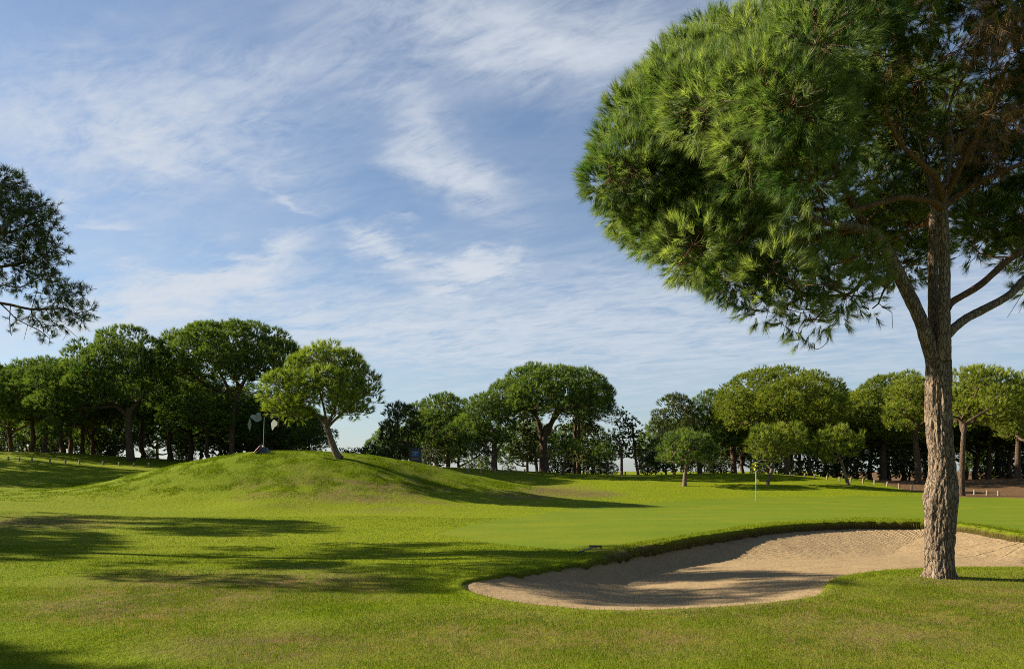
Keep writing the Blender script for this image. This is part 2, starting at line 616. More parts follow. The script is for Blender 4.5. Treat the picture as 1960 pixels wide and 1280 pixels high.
# turf lip running round the bunker
pl = POLY[::1]
dn_, arc_n = seg_dist(pl, nearL)
df_, arc_f = seg_dist(pl, farL)
farness = np.clip((dn_ - .15) / .8, 0, 1) * (df_ < .6)
tang = nrm(np.roll(pl, -1, 0) - np.roll(pl, 1, 0))
outn = np.stack([tang[:, 1], -tang[:, 0]], 1)
test = inside(pl + outn * .1, POLY)
if test.mean() > .5:
    outn = -outn
lipz = ground(pl[:, 0], pl[:, 1])
jit = fbm(pl[:, 0], pl[:, 1], 5., 9, 3)
prof = [(.30, -.006, 0), (.18, .012, 0), (.08, .022, 0), (.02, .012, .1), (-.025, -.03, .45), (-.03, -.10, .9), (-.015, -.22, 1), (.05, -.45, 1)]
lv, ls = [], []
for j, (d, dz, so) in enumerate(prof):
    dd = d + jit * .07 * (1 if j > 1 else 0) * (.3 + farness)
    p = pl + outn * dd[:, None]
    zb = ground(p[:, 0], p[:, 1]) if j < 3 else lipz
    lv.append(np.stack([p[:, 0], p[:, 1], zb + dz + (jit * .012 * (j > 0))], 1))
    ls.append(np.full(len(pl), so, float))
lv = np.concatenate(lv)
ls = np.concatenate(ls)
m_ = len(pl)
a = np.arange(m_)
b = (a + 1) % m_
lq = np.concatenate([np.stack([a + j * m_, b + j * m_, b + (j + 1) * m_, a + (j + 1) * m_], 1) for j in range(len(prof) - 1)])
g_, d_, r_, s_ = masks(lv[:, 0], lv[:, 1], lv[:, 2])
o = mk('turf_edge', lv, lq, M_TURF, smooth=True, vattr={'green': g_ * 0, 'dry': d_, 'rough': np.maximum(r_, .4), 'dirt': s_ * 0, 'soil': ls})
o['kind'] = 'structure'

# sand
bx0, by0 = POLY.min(0) - .1
bx1, by1 = POLY.max(0) + .1
sx, sy = np.arange(bx0, bx1, .06), np.arange(by0, by1, .06)
SX, SY = np.meshgrid(sx, sy)
sp = np.stack([SX.ravel(), SY.ravel()], 1)
s2 = sdf(sp)
inb = s2 < .1
sz = np.full(len(sp), -.6)
face = np.zeros(len(sp))
along = np.zeros(len(sp))


def sand_z(p):
    dn, _ = seg_dist(p, nearL)
    df, ar = seg_dist(p, farL)
    lip = .045 + .145 * sstep(.8, 3.2, p[:, 0])
    kf = .60 - .45 * sstep(3.0, 6.5, p[:, 0])
    A = .035 + .10 * dn
    B = lip + kf * df
    C = np.full(len(p), .60)
    kk = .07
    h = -kk * np.log(np.exp(-A / kk) + np.exp(-B / kk) + np.exp(-C / kk))
    h = np.maximum(h, .03)
    return ground(p[:, 0], p[:, 1]) - h, np.clip((C - B) / .12, 0, 1) * (df < dn) * sstep(2.8, 5., p[:, 0]), ar


z_, f_, a_ = sand_z(sp[inb])
z_ = z_ + fbm(sp[inb, 0], sp[inb, 1], 2.2, 4, 4) * .012
z_ = z_ + .010 * np.sin(a_ * 27) * f_ * .5
sz[inb], face[inb], along[inb] = z_, f_, a_
nyy, nxx = SX.shape
ii = np.arange((nyy - 1) * nxx).reshape(nyy - 1, nxx)[:, :-1].ravel()
sq = np.stack([ii, ii + 1, ii + nxx + 1, ii + nxx], 1)
sq = sq[(s2[sq] < .06).all(1)]
o = mk('sand', np.stack([sp[:, 0], sp[:, 1], sz], 1), sq, M_SAND, smooth=True, vattr={'along': along, 'face': face})
o['kind'] = 'structure'

# ------------------------------------------------------------------ grass blades (one uncountable object)
BV, BT = [], []


def blades(x, y, z, L, wd, lean, tint, leandir=None):
    n = len(x)
    if n == 0:
        return
    az = rng.uniform(0, 2 * math.pi, n)
    ln = np.abs(rng.normal(0, lean, n))
    dx, dy = np.cos(az) * np.sin(ln), np.sin(az) * np.sin(ln)
    dz = np.cos(ln)
    if leandir is not None:
        dx, dy = dx * .5 + leandir[:, 0], dy * .5 + leandir[:, 1]
        dz = dz + leandir[:, 2]
    d = nrm(np.stack([dx, dy, dz], 1))
    sa = rng.uniform(0, math.pi, n)
    s = np.stack([np.cos(sa), np.sin(sa) * .5, np.zeros(n)], 1)
    b = np.stack([x, y, z - .004], 1)
    w = (wd * rng.uniform(.6, 1.3, n))[:, None] * .5
    v = np.stack([b - s * w, b + s * w, b + d * L[:, None]], 1)
    BV.append(v.reshape(-1, 3))
    BT.append(tint)


def scatter(Y0, Y1, n, L, wd, lean, half=.98):
    u = rng.uniform(0, 1, n)
    Y = np.sqrt(Y0 ** 2 + u * (Y1 ** 2 - Y0 ** 2))
    X = rng.uniform(-half, half, n) * Y
    p = np.stack([X, Y], 1)
    k = sdf(p) > .02
    X, Y = X[k], Y[k]
    z = ground(X, Y)
    g, d, r, s = masks(X, Y, z)
    k = g < .5
    X, Y, z, d = X[k], Y[k], z[k], d[k]
    n = len(X)
    patch = fbm(X, Y, .8, 12, 2) * .5
    t = .25 + .22 * patch + rng.normal(0, .11, n)
    pt = np.clip(.45 + 2.0 * fbm(X, Y, 1.7, 5, 3) + 1.5 * fbm(X, Y, 6., 6, 2), 0, 1.5)
    straw = rng.uniform(0, 1, n) < (.02 + .62 * d * pt)
    t = np.where(straw, rng.uniform(.62, 1.0, n), t)
    kk = rng.uniform(0, 1, n) > .45 * d * pt
    X, Y, z, d, t, patch, straw = X[kk], Y[kk], z[kk], d[kk], t[kk], patch[kk], straw[kk]
    n = len(X)
    L_ = L * rng.uniform(.5, 1.25, n) * (1 + .35 * patch)
    blades(X, Y, z, L_, wd, np.where(straw, 1.2, lean) if False else lean, t)


scatter(4.6, 8.0, 250000, .034, .0042, .55)
scatter(8.0, 11.0, 266000, .034, .0052, .55)
scatter(11.0, 17.0, 238000, .034, .0075, .55)
scatter(17.0, 26.0, 98000, .035, .012, .5)
# straw: fallen pine needles lying on the grass
n = 9000
Y = rng.uniform(6, 13.5, n)
X = rng.uniform(-.1, .72, n) * Y
p = np.stack([X, Y], 1)
k = sdf(p) > .1
X, Y = X[k], Y[k]
z = ground(X, Y) + .026
gg, dd_, _, _ = masks(X, Y, z)
k = rng.uniform(0, 1, len(X)) < dd_ * .9
X, Y, z = X[k], Y[k], z[k]
az = rng.normal(.2, .7, len(X))
blades(X, Y, z, rng.uniform(.06, .14, len(X)), .004, .05, rng.uniform(.75, 1.05, len(X)), np.stack([np.cos(az) * 2, np.sin(az) * 2, np.full(len(X), -.9)], 1))
# overhanging fringe at the bunker lip
rep = 70
idx = np.repeat(np.arange(len(pl)), rep)
off = rng.uniform(-.035, .30, len(idx))
fx = pl[idx] + outn[idx] * off[:, None] + rng.normal(0, .03, (len(idx), 2))
keepf = rng.uniform(0, 1, len(idx)) < (.35 + .5 * farness[idx]) * np.clip(.75 + 1.1 * jit[idx], .15, 1)
idx, off, fx = idx[keepf], off[keepf], fx[keepf]
fz = lipz[idx] + np.interp(off, [-.035, 0, .1, .3], [-.05, .01, .015, 0.0])
far_i = farness[idx]
lean = np.concatenate([-outn[idx] * (np.clip(.25 - off, 0, .25) * 5.5 * (.15 + far_i))[:, None], (-.7 * np.clip(.06 - off, 0, .06) / .06 * far_i)[:, None]], 1)
blades(fx[:, 0], fx[:, 1], fz, rng.uniform(.035, .075, len(idx)) * (.6 + .6 * far_i), .007, .5, np.clip(.25 + rng.normal(0, .13, len(idx)) + (rng.uniform(0, 1, len(idx)) < .12) * .5, 0, 1), lean)
# dead roots and straw hanging at the soil face
idx = np.repeat(np.where(farness > .3)[0], 22)
fx = pl[idx] - outn[idx] * .03
fz = lipz[idx] - rng.uniform(.03, .14, len(idx))
blades(fx[:, 0], fx[:, 1], fz, rng.uniform(.04, .09, len(idx)), .006, .5, rng.uniform(.0, .95, len(idx)), np.concatenate([-outn[idx] * .5, np.full((len(idx), 1), -1.7)], 1))
# tufts on the mound
n = 150000
X = rng.uniform(-25, 1, n)
Y = rng.uniform(32.5, 43.5, n)
z = ground(X, Y)
cl = fbm(X, Y, 1.1, 21, 3)
k = (sstep(.2, .9, z) * (.25 + np.clip(cl, -.25, 1) * 1.4) > rng.uniform(0, 1, n))
X, Y, z, cl = X[k], Y[k], z[k], cl[k]
for rpt in range(3):
    blades(X + rng.normal(0, .05, len(X)), Y + rng.normal(0, .05, len(X)), z, rng.uniform(.03, .085, len(X)), .026, .7, np.clip(.24 + .18 * cl + rng.normal(0, .10, len(X)), 0, 1))
V = np.concatenate(BV)
T = np.concatenate(BT)
o = mk('grass', V, np.arange(len(V)).reshape(-1, 3), M_BLADE, fattr={'tint': T})
o['kind'] = 'stuff'
print('grass tris', len(T))


# ------------------------------------------------------------------ trees
def blob_crown(cx, cy, cz, rx, ry, rz, n, rb, bottom=-.35, fill=.15):
    """blob centres on an umbrella-shaped shell: rounded above, flat below"""
    out = []
    while len(out) < n:
        d = nrm(rng.normal(0, 1, 3))
        d = d / (np.abs(d[0] ** 2 + d[1] ** 2) ** 1.15 + abs(d[2]) ** 2.3) ** (1 / 2.3)
        if d[2] < bottom - .25:
            continue
        rr = rng.uniform(.3, .8) if rng.uniform() < fill else rng.uniform(.88, 1.0)
        r = rb * rng.uniform(.7, 1.3)
        dz = max(d[2], bottom)
        out.append((cx + d[0] * (rx - r) * rr, cy + d[1] * (ry - r) * rr, cz + dz * (rz - r * .8) * (rr if d[2] > 0 else 1), r))
    return np.array(out)


def needles(name, blobs, dens, L, wd, nn, mat, parent, up=.5, spread=.75, tint=.4, tvar=.22, shoot=.5, flat=.8, cull=.62, loc=None, low=.35, densf=None):
    c, r = blobs[:, :3], blobs[:, 3]
    pts, dirs, bid = [], [], []
    for i in range(len(blobs)):
        dd = dens * (densf[i] if densf is not None else 1)
        n = max(3, int(dd * 4 * math.pi * r[i] ** 2))
        d = nrm(rng.normal(0, 1, (n, 3)))
        k = (d[:, 2] > -.35) | (rng.uniform(0, 1, n) < low)
        d = d[k]
        q = c[i] + d * np.array([1, 1, flat]) * (r[i] * rng.uniform(.55, 1.05, len(d)) ** .6)[:, None]
        pts.append(q)
        dirs.append(d)
        bid.append(np.full(len(d), i))
    pts, dirs, bid = np.concatenate(pts), np.concatenate(dirs), np.concatenate(bid)
    bad = np.zeros(len(pts), bool)
    for i in range(len(blobs)):
        k = bid != i
        e = (pts - c[i]) / np.array([1, 1, flat]) / r[i]
        bad |= k & ((e * e).sum(1) < cull ** 2)
    pts, dirs, bid = pts[~bad], dirs[~bad], bid[~bad]
    N = len(pts)
    ax = nrm(dirs + np.array([0, 0, up]) + rng.normal(0, .3, (N, 3)))
    bt = rng.normal(0, tvar * .6, len(blobs))[bid]
    tt = tint + bt + rng.normal(0, tvar * .7, N)
    A = np.repeat(ax, nn, 0)
    Pn = np.repeat(pts, nn, 0)
    M = len(A)
    off = nrm(np.cross(A, rng.normal(0, 1, (M, 3))))
    sp = spread * np.sqrt(rng.uniform(.02, 1, M))[:, None]
    d = nrm(A + off * sp)
    b = Pn + A * (rng.uniform(0, 1, M) * L * shoot)[:, None]
    s = nrm(np.cross(d, rng.normal(0, 1, (M, 3)))) * (wd * .5)
    ln = (L * rng.uniform(.7, 1.15, M))[:, None]
    v = np.stack([b - s, b + s, b + d * ln], 1).reshape(-1, 3)
    tn = np.repeat(tt, nn) + rng.normal(0, .06, M)
    o = mk(name, v, np.arange(M * 3).reshape(-1, 3), mat, parent, fattr={'tint': np.clip(tn, 0, 1.2)}, loc=loc)
    return o, pts, bid


class Net:
    """branch network: fixed limbs plus branches grown greedily to every blob"""
    def __init__(self):
        self.p, self.par, self.r0, self.len, self.ok = [], [], [], [], []

    def limb(self, pts, rad, parent=-1, ok_from=0):
        ids = []
        for i, (q, r) in enumerate(zip(pts, rad)):
            l = 0 if parent < 0 else self.len[parent] + float(np.linalg.norm(q - self.p[parent]))
            self.p.append(np.asarray(q, float))
            self.par.append(parent)
            self.r0.append(float(r))
            self.len.append(l)
            self.ok.append(i >= ok_from)
            parent = len(self.p) - 1
            ids.append(parent)
        return ids

    def grow(self, targets, seg=.5, tip=.012, lift=.12, wander=.06, bias=.35, power=.5):
        self.first = len(self.p)
        fork = self.p[next(i for i, k in enumerate(self.ok) if k)]
        order = np.argsort(np.linalg.norm(targets - fork, axis=1))
        self.leaf = {}
        for t in order:
            a = targets[t]
            Pn = np.array(self.p)
            dist = np.linalg.norm(Pn - a, axis=1)
            cost = dist + bias * np.array(self.len) + np.where(np.array(self.ok), 0, 50)
            cost = cost + np.where(Pn[:, 2] > a[2] + .3, .6 * (Pn[:, 2] - a[2]), 0)
            j = int(cost.argmin())
            n = max(2, int(dist[j] / seg))
            s = self.p[j]
            ctrl = (s + a) / 2 + np.array([0, 0, -lift * dist[j]]) + rng.normal(0, wander * dist[j], 3)
            par = j
            for i in range(1, n + 1):
                u = i / n
                q = (1 - u) ** 2 * s + 2 * u * (1 - u) * ctrl + u * u * a
                self.p.append(q)
                self.par.append(par)
                self.r0.append(0.0)
                self.len.append(self.len[par] + float(np.linalg.norm(q - self.p[par])))
                self.ok.append(True)
                par = len(self.p) - 1
            self.leaf[t] = par
        cnt = np.zeros(len(self.p))
        for t, i in self.leaf.items():
            while i >= 0:
                cnt[i] += 1
                i = self.par[i]
        self.cnt = cnt
        r = tip * np.maximum(cnt, 1) ** power
        for i in range(len(r)):
            if self.r0[i] > 0:
                r[i] = self.r0[i]
            elif self.par[i] >= 0:
                r[i] = min(r[i], r[self.par[i]] * .92)
        self.r = r

    def chains(self, start, end):
        kids = {}
        for i in range(len(self.p)):
            kids.setdefault(self.par[i], []).append(i)
        main = {k: max(v, key=lambda i: (self.r[i], self.cnt[i])) for k, v in kids.items() if k >= 0}
        out = []
        for i in range(start, end):
            pa = self.par[i]
            if pa >= 0 and main.get(pa) == i and start <= pa < end:
                continue
            ch = [pa, i] if pa >= 0 else [i]
            j = i
            while j in main and start <= main[j] < end:
                j = main[j]
                ch.append(j)
            rr = [self.r[q] for q in ch]
            if pa >= 0:
                rr[0] = min(rr[0], rr[1] * 1.25)
            out.append((np.array([self.p[q] for q in ch]), np.array(rr)))
        return out

    def mesh(self, name, mat, parent, start, end, k=6, loc=None, extra=None):
        V, Q, n = [], [], 0
        for pts, rad in self.chains(start, end) + (extra or []):
            if len(pts) < 2:
                continue
            v, q = tube(pts, rad, k)
            V.append(v)
            Q.append(q + n)
            n += len(v)
        return mk(name, np.concatenate(V), np.concatenate(Q), mat, parent, smooth=True, loc=loc)


def resample(pts, rad, step):
    pts, rad = np.asarray(pts, float), np.asarray(rad, float)
    c = catmull(np.concatenate([pts, rad[:, None]], 1), step, False)
    return c[:, :3], np.maximum(c[:, 3], .004)


def img_path(pl_, Y, dy=0.0):
    """pixel path (px, py, width px[, depth offset]) to metres at distance Y"""
    pts, rad = [], []
    for q in pl_:
        yy = Y + (q[3] if len(q) > 3 else 0)
        pts.append(P(q[0], q[1], yy))
        rad.append(q[2] / F * yy / 2)
    return pts, rad


def tree(name, label, cat, Y, trunk, crowns, limbs=(), dens=15, L=.28, wd=.024, nn=20, mat=None, tint=.44, tvar=.26, up=.9, bark_m=None,
         group=None, tip=.018, low=.25, spread=.58, cull=.72, twigs=False, power=.5, shoot=.5, seg=.6):
    """trunk: pixel path from the base up; crowns: (x0,x1,ytop,ybottom,dY,depth_ratio,n,rb_frac,bottom)"""
    x0 = (trunk[0][0] - CX) / F * Y
    base = np.array([x0, Y, gz(x0, Y) - .06])
    pts, rad = img_path(trunk, Y)
    pts[0] = base
    root = thing(name, label, cat, base, group)
    tp, tr = resample(pts, rad, .3)
    flare = np.exp(-(np.arange(len(tr)) * .3) / .3) * (.2 if trunk[0][2] > 13 and Y > 45 else .06)
    tr = tr * (.85 if Y > 45 else 1)
    tr = tr * (1 + flare)
    net = Net()
    ids = net.limb(tp, tr, -1, ok_from=int(len(tp) * .72))
    for lb in limbs:
        lp, lr = img_path(lb, Y)
        lr = [q * .74 for q in lr]
        lp, lr = resample(lp, lr, .3)
        pa = min(ids, key=lambda i: np.linalg.norm(net.p[i] - lp[0]))
        net.limb(lp[1:], lr[1:], pa, ok_from=2)
    bl = []
    for (a, b_, t, bo, dY, dr, n, rbf, bot) in crowns:
        yy = Y + dY
        rx, rz = (b_ - a) / 2 / F * yy, (bo - t) / F * yy
        # ellipsoid centre so that its flat underside is at ybottom
        hz = rz / (1 - bot)
        c = P((a + b_) / 2, t, yy)
        bl.append(blob_crown(c[0], c[1], c[2] - hz, rx, rx * dr, hz, int(n * 1.25), min(rx * rbf, hz * .6), bot))
    bl = np.concatenate(bl)
    net.grow(bl[:, :3], seg=seg, tip=tip, power=power)
    o1 = None
    o2, tp_, bid = needles('crown', bl, dens, L, wd, nn, mat or M_PINE, root, up=up, tint=tint, tvar=tvar, loc=base, low=low, spread=spread, cull=cull, shoot=shoot, flat=.76)
    ex = []
    if twigs:
        for i in np.arange(0, len(tp_), 3):
            a, b_ = bl[bid[i], :3], tp_[i]
            ex.append((np.stack([a, (a + b_) / 2 - np.array([0, 0, .05]), b_]), np.array([tip * .8, tip * .6, tip * .4])))
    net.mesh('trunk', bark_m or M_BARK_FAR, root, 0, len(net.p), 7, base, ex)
    return root


# ---- the big pine beside the bunker
HY0 = 11.95
hb = np.array([(1799 - CX) / F * HY0, HY0, 0.0])
hb[2] = gz(hb[0], hb[1]) - .04
hero = thing('large_pine', 'large umbrella pine with a thick grey scaly trunk standing beside the sand bunker', 'pine tree', hb)
tpx = [(1799, 1108, 70), (1799, 1090, 62), (1799, 1060, 60), (1799, 1010, 61), (1800, 985, 65), (1800, 958, 70), (1803, 930, 66), (1804, 900, 57), (1801, 860, 53),
       (1797, 810, 54), (1796, 770, 54), (1796, 720, 51), (1797, 690, 49), (1799, 665, 44), (1803, 640, 36), (1805, 615, 30), (1806, 590, 25)]
pts, rad = img_path(tpx, HY0)
rad = [q * .84 for q in rad]
pts[0][2] = hb[2]
tp, tr = resample(pts, rad, .012)
NS = 128
v, q = tube(tp, tr, NS)
ax_ = np.repeat(tp, NS, 0)
rd = nrm(v - ax_)
disp = np.empty(len(v))
ang = np.tile(np.arange(NS) * 2 * math.pi / NS, len(tp))
for i in range(len(v)):
    w = Vector((rd[i, 0] * 2.4, rd[i, 1] * 2.4, v[i, 2] * 1.5))
    wn = noise.noise_vector(w * 2.2) * .45
    d_, _p = noise.voronoi(Vector((rd[i, 0] * 4.2, rd[i, 1] * 4.2, v[i, 2] * 3.1)) + wn)
    e = min(1.0, (d_[1] - d_[0]) * 3.2)
    disp[i] = e * .016 + noise.fractal(w * 1.2, 1.0, 2.0, 4) * .020 + noise.noise(Vector((rd[i, 0] * 11, rd[i, 1] * 11, v[i, 2] * 9))) * .005
ft = np.clip((v[:, 2] - hb[2]) / .25, 0, 1)
disp += (1 - ft) ** 2 * (.04 + .03 * np.sin(ang * 5))
v = v + rd * (disp - .012)[:, None]
mk('trunk', v, q, M_BARK, hero, smooth=True, loc=hb)
hnet = Net()
hid = hnet.limb(tp[::12], tr[::12], -1, ok_from=10 ** 6)
limb_px = [
    [(1796, 735, 26), (1789, 695, 36), (1776, 650, 33), (1760, 607, 29, .05), (1731, 546, 28, .1), (1700, 484, 25, .1), (1678, 450, 22, 0), (1640, 436, 20, -.2), (1580, 425, 15, -.5), (1500, 400, 10, -.8)],
    [(1796, 700, 24, .05), (1790, 660, 28, .1), (1787, 612, 23, .3), (1786, 540, 21, .5), (1786, 440, 19, .6), (1788, 380, 15, .7), (1770, 320, 9, .9), (1755, 250, 5, 1.0), (1750, 190, 3, 1.0)],
    [(1806, 690, 30, -.1), (1806, 640, 28, -.12), (1807, 590, 25, -.1), (1808, 530, 24, 0), (1806, 440, 23, 0), (1804, 390, 21, 0), (1812, 340, 13, 0), (1822, 280, 9, .1), (1815, 220, 6, .1), (1830, 160, 3, .1)],
    [(1812, 640, 24), (1826, 628, 20), (1850, 609, 19, .1), (1887, 590, 18, .2), (1931, 565, 17, .3), (1965, 530, 16, .4), (2020, 470, 13, .6), (2080, 430, 10, .9)],
    [(1812, 590, 20, .1), (1825, 576, 15, .2), (1875, 546, 15, .4), (1925, 502, 14, .6), (1965, 474, 13, .7), (2030, 420, 11, .9)],
    # whorl of spreading branches from the head of the central limb
    [(1804, 400, 20), (1780, 385, 15, -.2), (1730, 378, 13, -.5), (1680, 390, 12, -.8), (1620, 405, 10, -1.1), (1560, 400, 8, -1.4)],
    [(1806, 395, 18), (1840, 370, 14, -.1), (1880, 345, 12, -.3), (1940, 320, 10, -.4), (2010, 290, 8, -.5)],
    [(1804, 385, 18), (1790, 340, 14, -.4), (1760, 310, 11, -.9), (1720, 270, 9, -1.5), (1690, 200, 7, -2.2)],
    [(1808, 380, 16), (1830, 330, 13, .4), (1860, 290, 10, .9), (1890, 250, 8, 1.5)],
    [(1812, 375, 15), (1842, 310, 12, -.5), (1880, 240, 10, -1.2), (1930, 120, 8, -2.0)],
]
for lb in limb_px:
    lp, lr = img_path(lb, HY0)
    lr = [q * .86 for q in lr]
    lp, lr = resample(lp, lr, .06)
    v, q = tube(lp, lr, 20)
    axl = np.repeat(lp, 20, 0)
    rd = nrm(v - axl)
    dz = np.array([noise.fractal(Vector(x * 9), 1.0, 2.0, 3) for x in v])
    mk('limb', v + rd * (dz * np.repeat(lr, 20) * .10)[:, None], q, M_BARK if lb[0][2] > 22 else M_BARK_RED, hero, smooth=True, loc=hb)
    allp = np.array(hnet.p)
    pa = int(np.linalg.norm(allp - lp[0], axis=1).argmin())
    hnet.limb(lp[2::5], lr[2::5], pa, ok_from=int(len(lp[2::5]) * .45))
# blobs
zt = [3.6, 4.0, 4.6, 5.2, 6.0, 6.8, 7.5, 8.1, 8.7, 9.4, 10.1, 10.6]
ro = [2.3, 2.9, 3.7, 4.4, 5.05, 4.5, 3.65, 2.95, 2.35, 1.85, 1.4, 0.8]
hbl = []
while len(hbl) < 330:
    ph = rng.uniform(0, 2 * math.pi)
    z = rng.uniform(3.9, 10.5)
    cx_, sn_ = math.cos(ph), math.sin(ph)      # cx_<0: sun side, sn_<0: camera side
    rmax = np.interp(z, zt, ro)
    if rng.uniform() > (rmax + .6) / 5.6:
        continue
    zmin = 4.05 * max(0, -cx_) + 5.2 * max(0, cx_) + 6.3 * max(0, -sn_) + 5.9 * max(0, sn_)
    zmin = zmin / (abs(cx_) + abs(sn_))
    if z < zmin:
        continue
    rb = rng.uniform(.36, .60)
    sh = rng.uniform() < .8
    r = (rmax - rb * .8) * (rng.uniform(.86, 1.0) if sh else rng.uniform(.45, .86))
    if z < 5.8 and r < 1.4:
        continue
    if cx_ < -.2 and sn_ > -.08 and z < 5.4:
        continue
    # the camera-right quarter is seen from beneath, open to the twigs
    if sn_ < -.35 and cx_ > -.42 and z < 7.6 and rng.uniform() < .8:
        continue
    hbl.append((hb[0] + cx_ * r, hb[1] + sn_ * r, z, rb))
for px, py, dY, rb in [(1500, 590, 0, .40), (1540, 612, -.2, .34), (1580, 590, .3, .36), (1460, 575, .3, .38), (1620, 565, .2, .34), (1650, 535, .4, .30), (1530, 560, .6, .4),
                       (1600, 545, -.4, .36), (1560, 520, 0, .42), (1640, 500, .5, .34), (1420, 530, 0, .42), (1690, 560, .5, .16), (1480, 520, -.6, .45), (1670, 590, .2, .14),
                       (1860, 470, 1.5, .32), (1900, 440, 2.0, .36), (1940, 480, 1.8, .36), (1880, 410, 1.5, .34), (1950, 420, 1.2, .40), (1850, 420, 2.4, .3), (1975, 555, .6, .25),
                       (1990, 500, 1.2, .4), (1740, 430, 2.0, .3), (1700, 400, 2.2, .35), (1160, 350, -.2, .3), (1185, 290, .2, .34), (1215, 215, .3, .32), (1240, 170, .3, .30), (1290, 125, .2, .32),
                       (1360, 70, 0, .34), (1200, 400, 0, .36), (1260, 450, .2, .40), (1320, 490, .2, .4), (1380, 510, .4, .4)]:
    q = P(px, py, HY0 + dY - (.95 if py > 495 and px < 1720 else 0))
    hbl.append((*q, rb))
for px, py in [(1160, 350), (1185, 290), (1215, 215), (1240, 170), (1290, 125), (1360, 70), (1200, 400), (1260, 450), (1320, 490), (1380, 530)]:
    for t_ in (.06, .12, .19, .27, .36):
        q = P(px + (1480 - px) * t_ + rng.normal(0, 14), py + (300 - py) * t_ + rng.normal(0, 14), HY0 + rng.uniform(-1.2, .9))
        hbl.append((*q, rng.uniform(.34, .5)))
for _ in range(26):
    q = P(rng.uniform(1660, 1960), rng.uniform(120, 400), HY0 + rng.uniform(1.2, 3.6))
    hbl.append((*q, rng.uniform(.25, .42)))
hbl = np.array(hbl)
_px, _py = proj(hbl[:, 0], hbl[:, 1], hbl[:, 2])
hbl = hbl[~((rng.uniform(0, 1, len(hbl)) < sstep(1560, 1760, _px)) & (hbl[:, 1] < 10.4))]
_px, _py = proj(hbl[:, 0], hbl[:, 1], hbl[:, 2])
hbl = hbl[~((_px > 1450) & (hbl[:, 1] < 8.9))]
# visible ones get more tufts than those outside the frame
pxs, pys = proj(hbl[:, 0], hbl[:, 1], hbl[:, 2])
df = np.where((pxs < 2060) & (pys > -110), 1.0, .35)
df = np.where((hbl[:, 2] < 5.4) & (pxs > 1420) & (pxs < 2060), .48, df)
hnet.grow(hbl[:, :3], seg=.3, tip=.011, lift=.10, wander=.09, bias=.3, power=.42)
crown, tpos, tbid = needles('crown', hbl, 66, .165, .0058, 44, M_HERO, hero, up=.3, spread=.62, tint=.38, tvar=.34, shoot=.75, flat=.9, cull=.55, loc=hb, low=.85, densf=df)
print('hero tufts', len(tpos))
ex = []
for i in range(0, len(tpos), 14):
    a, b_ = hbl[tbid[i], :3], tpos[i]
    if df[tbid[i]] < .4:
        continue
    m1 = (a + b_) / 2 + rng.normal(0, .04, 3)
    ex.append((np.stack([a, m1, b_]), np.array([.007, .0055, .004])))
# bare dead twigs under the canopy
for i in range(1500):
    j = int(rng.integers(hnet.first, len(hnet.p)))
    a = hnet.p[j]
    d = nrm(rng.normal(0, 1, 3) + np.array([0, 0, -.35]))
    l = rng.uniform(.2, .6)
    b_ = a + d * l
    ex.append((np.stack([a, (a + b_) / 2 + rng.normal(0, .04, 3), b_]), np.array([.006, .005, .003])))
hnet.mesh('branchwork', M_BARK_RED, hero, hnet.first, len(hnet.p), 5, hb, ex)
# dry brown needles caught on the inner twigs
db = []
while len(db) < 60:
    q = P(min(1990, 1960 - abs(rng.normal(0, 95))), rng.uniform(-60, 330), HY0 + rng.uniform(-2.4, 1.5))
    db.append((*q, rng.uniform(.12, .34)))
M_DRY = foliage('dry_needles', (.050, .028, .014), (.30, .165, .075), .3, .02)
needles('dead_foliage', np.array(db), 16, .15, .006, 20, M_DRY, hero, up=-.5, spread=.8, tint=.35, tvar=.3, shoot=.9, cull=.3, loc=hb, low=1.)
# dangling dead twig below the crown
dt = [P(1590, 628, HY0), P(1582, 640, HY0), P(1584, 652, HY0), P(1574, 664, HY0), P(1562, 668, HY0), P(1553, 662, HY0)]
dv, dq = tube(catmull(np.array(dt), .03, False), np.full(len(catmull(np.array(dt), .03, False)), .005), 5)
tv = []
for i in range(46):
    b_ = P(rng.uniform(1547, 1560), rng.uniform(655, 664), HY0)
    d = nrm(np.array([rng.normal(-.1, .18), rng.normal(0, .2), -1]))
    s = np.array([.003, 0, 0])
    tv.append([b_ - s, b_ + s, b_ + d * rng.uniform(.06, .13)])
tv = np.array(tv).reshape(-1, 3)
M_DEAD = simple('dead_twig', (.10, .075, .06), .9)
o = mk('dead_twig', np.concatenate([dv, tv]), [dq, np.arange(len(tv)).reshape(-1, 3) + len(dv)], M_DEAD, hero, loc=hb)

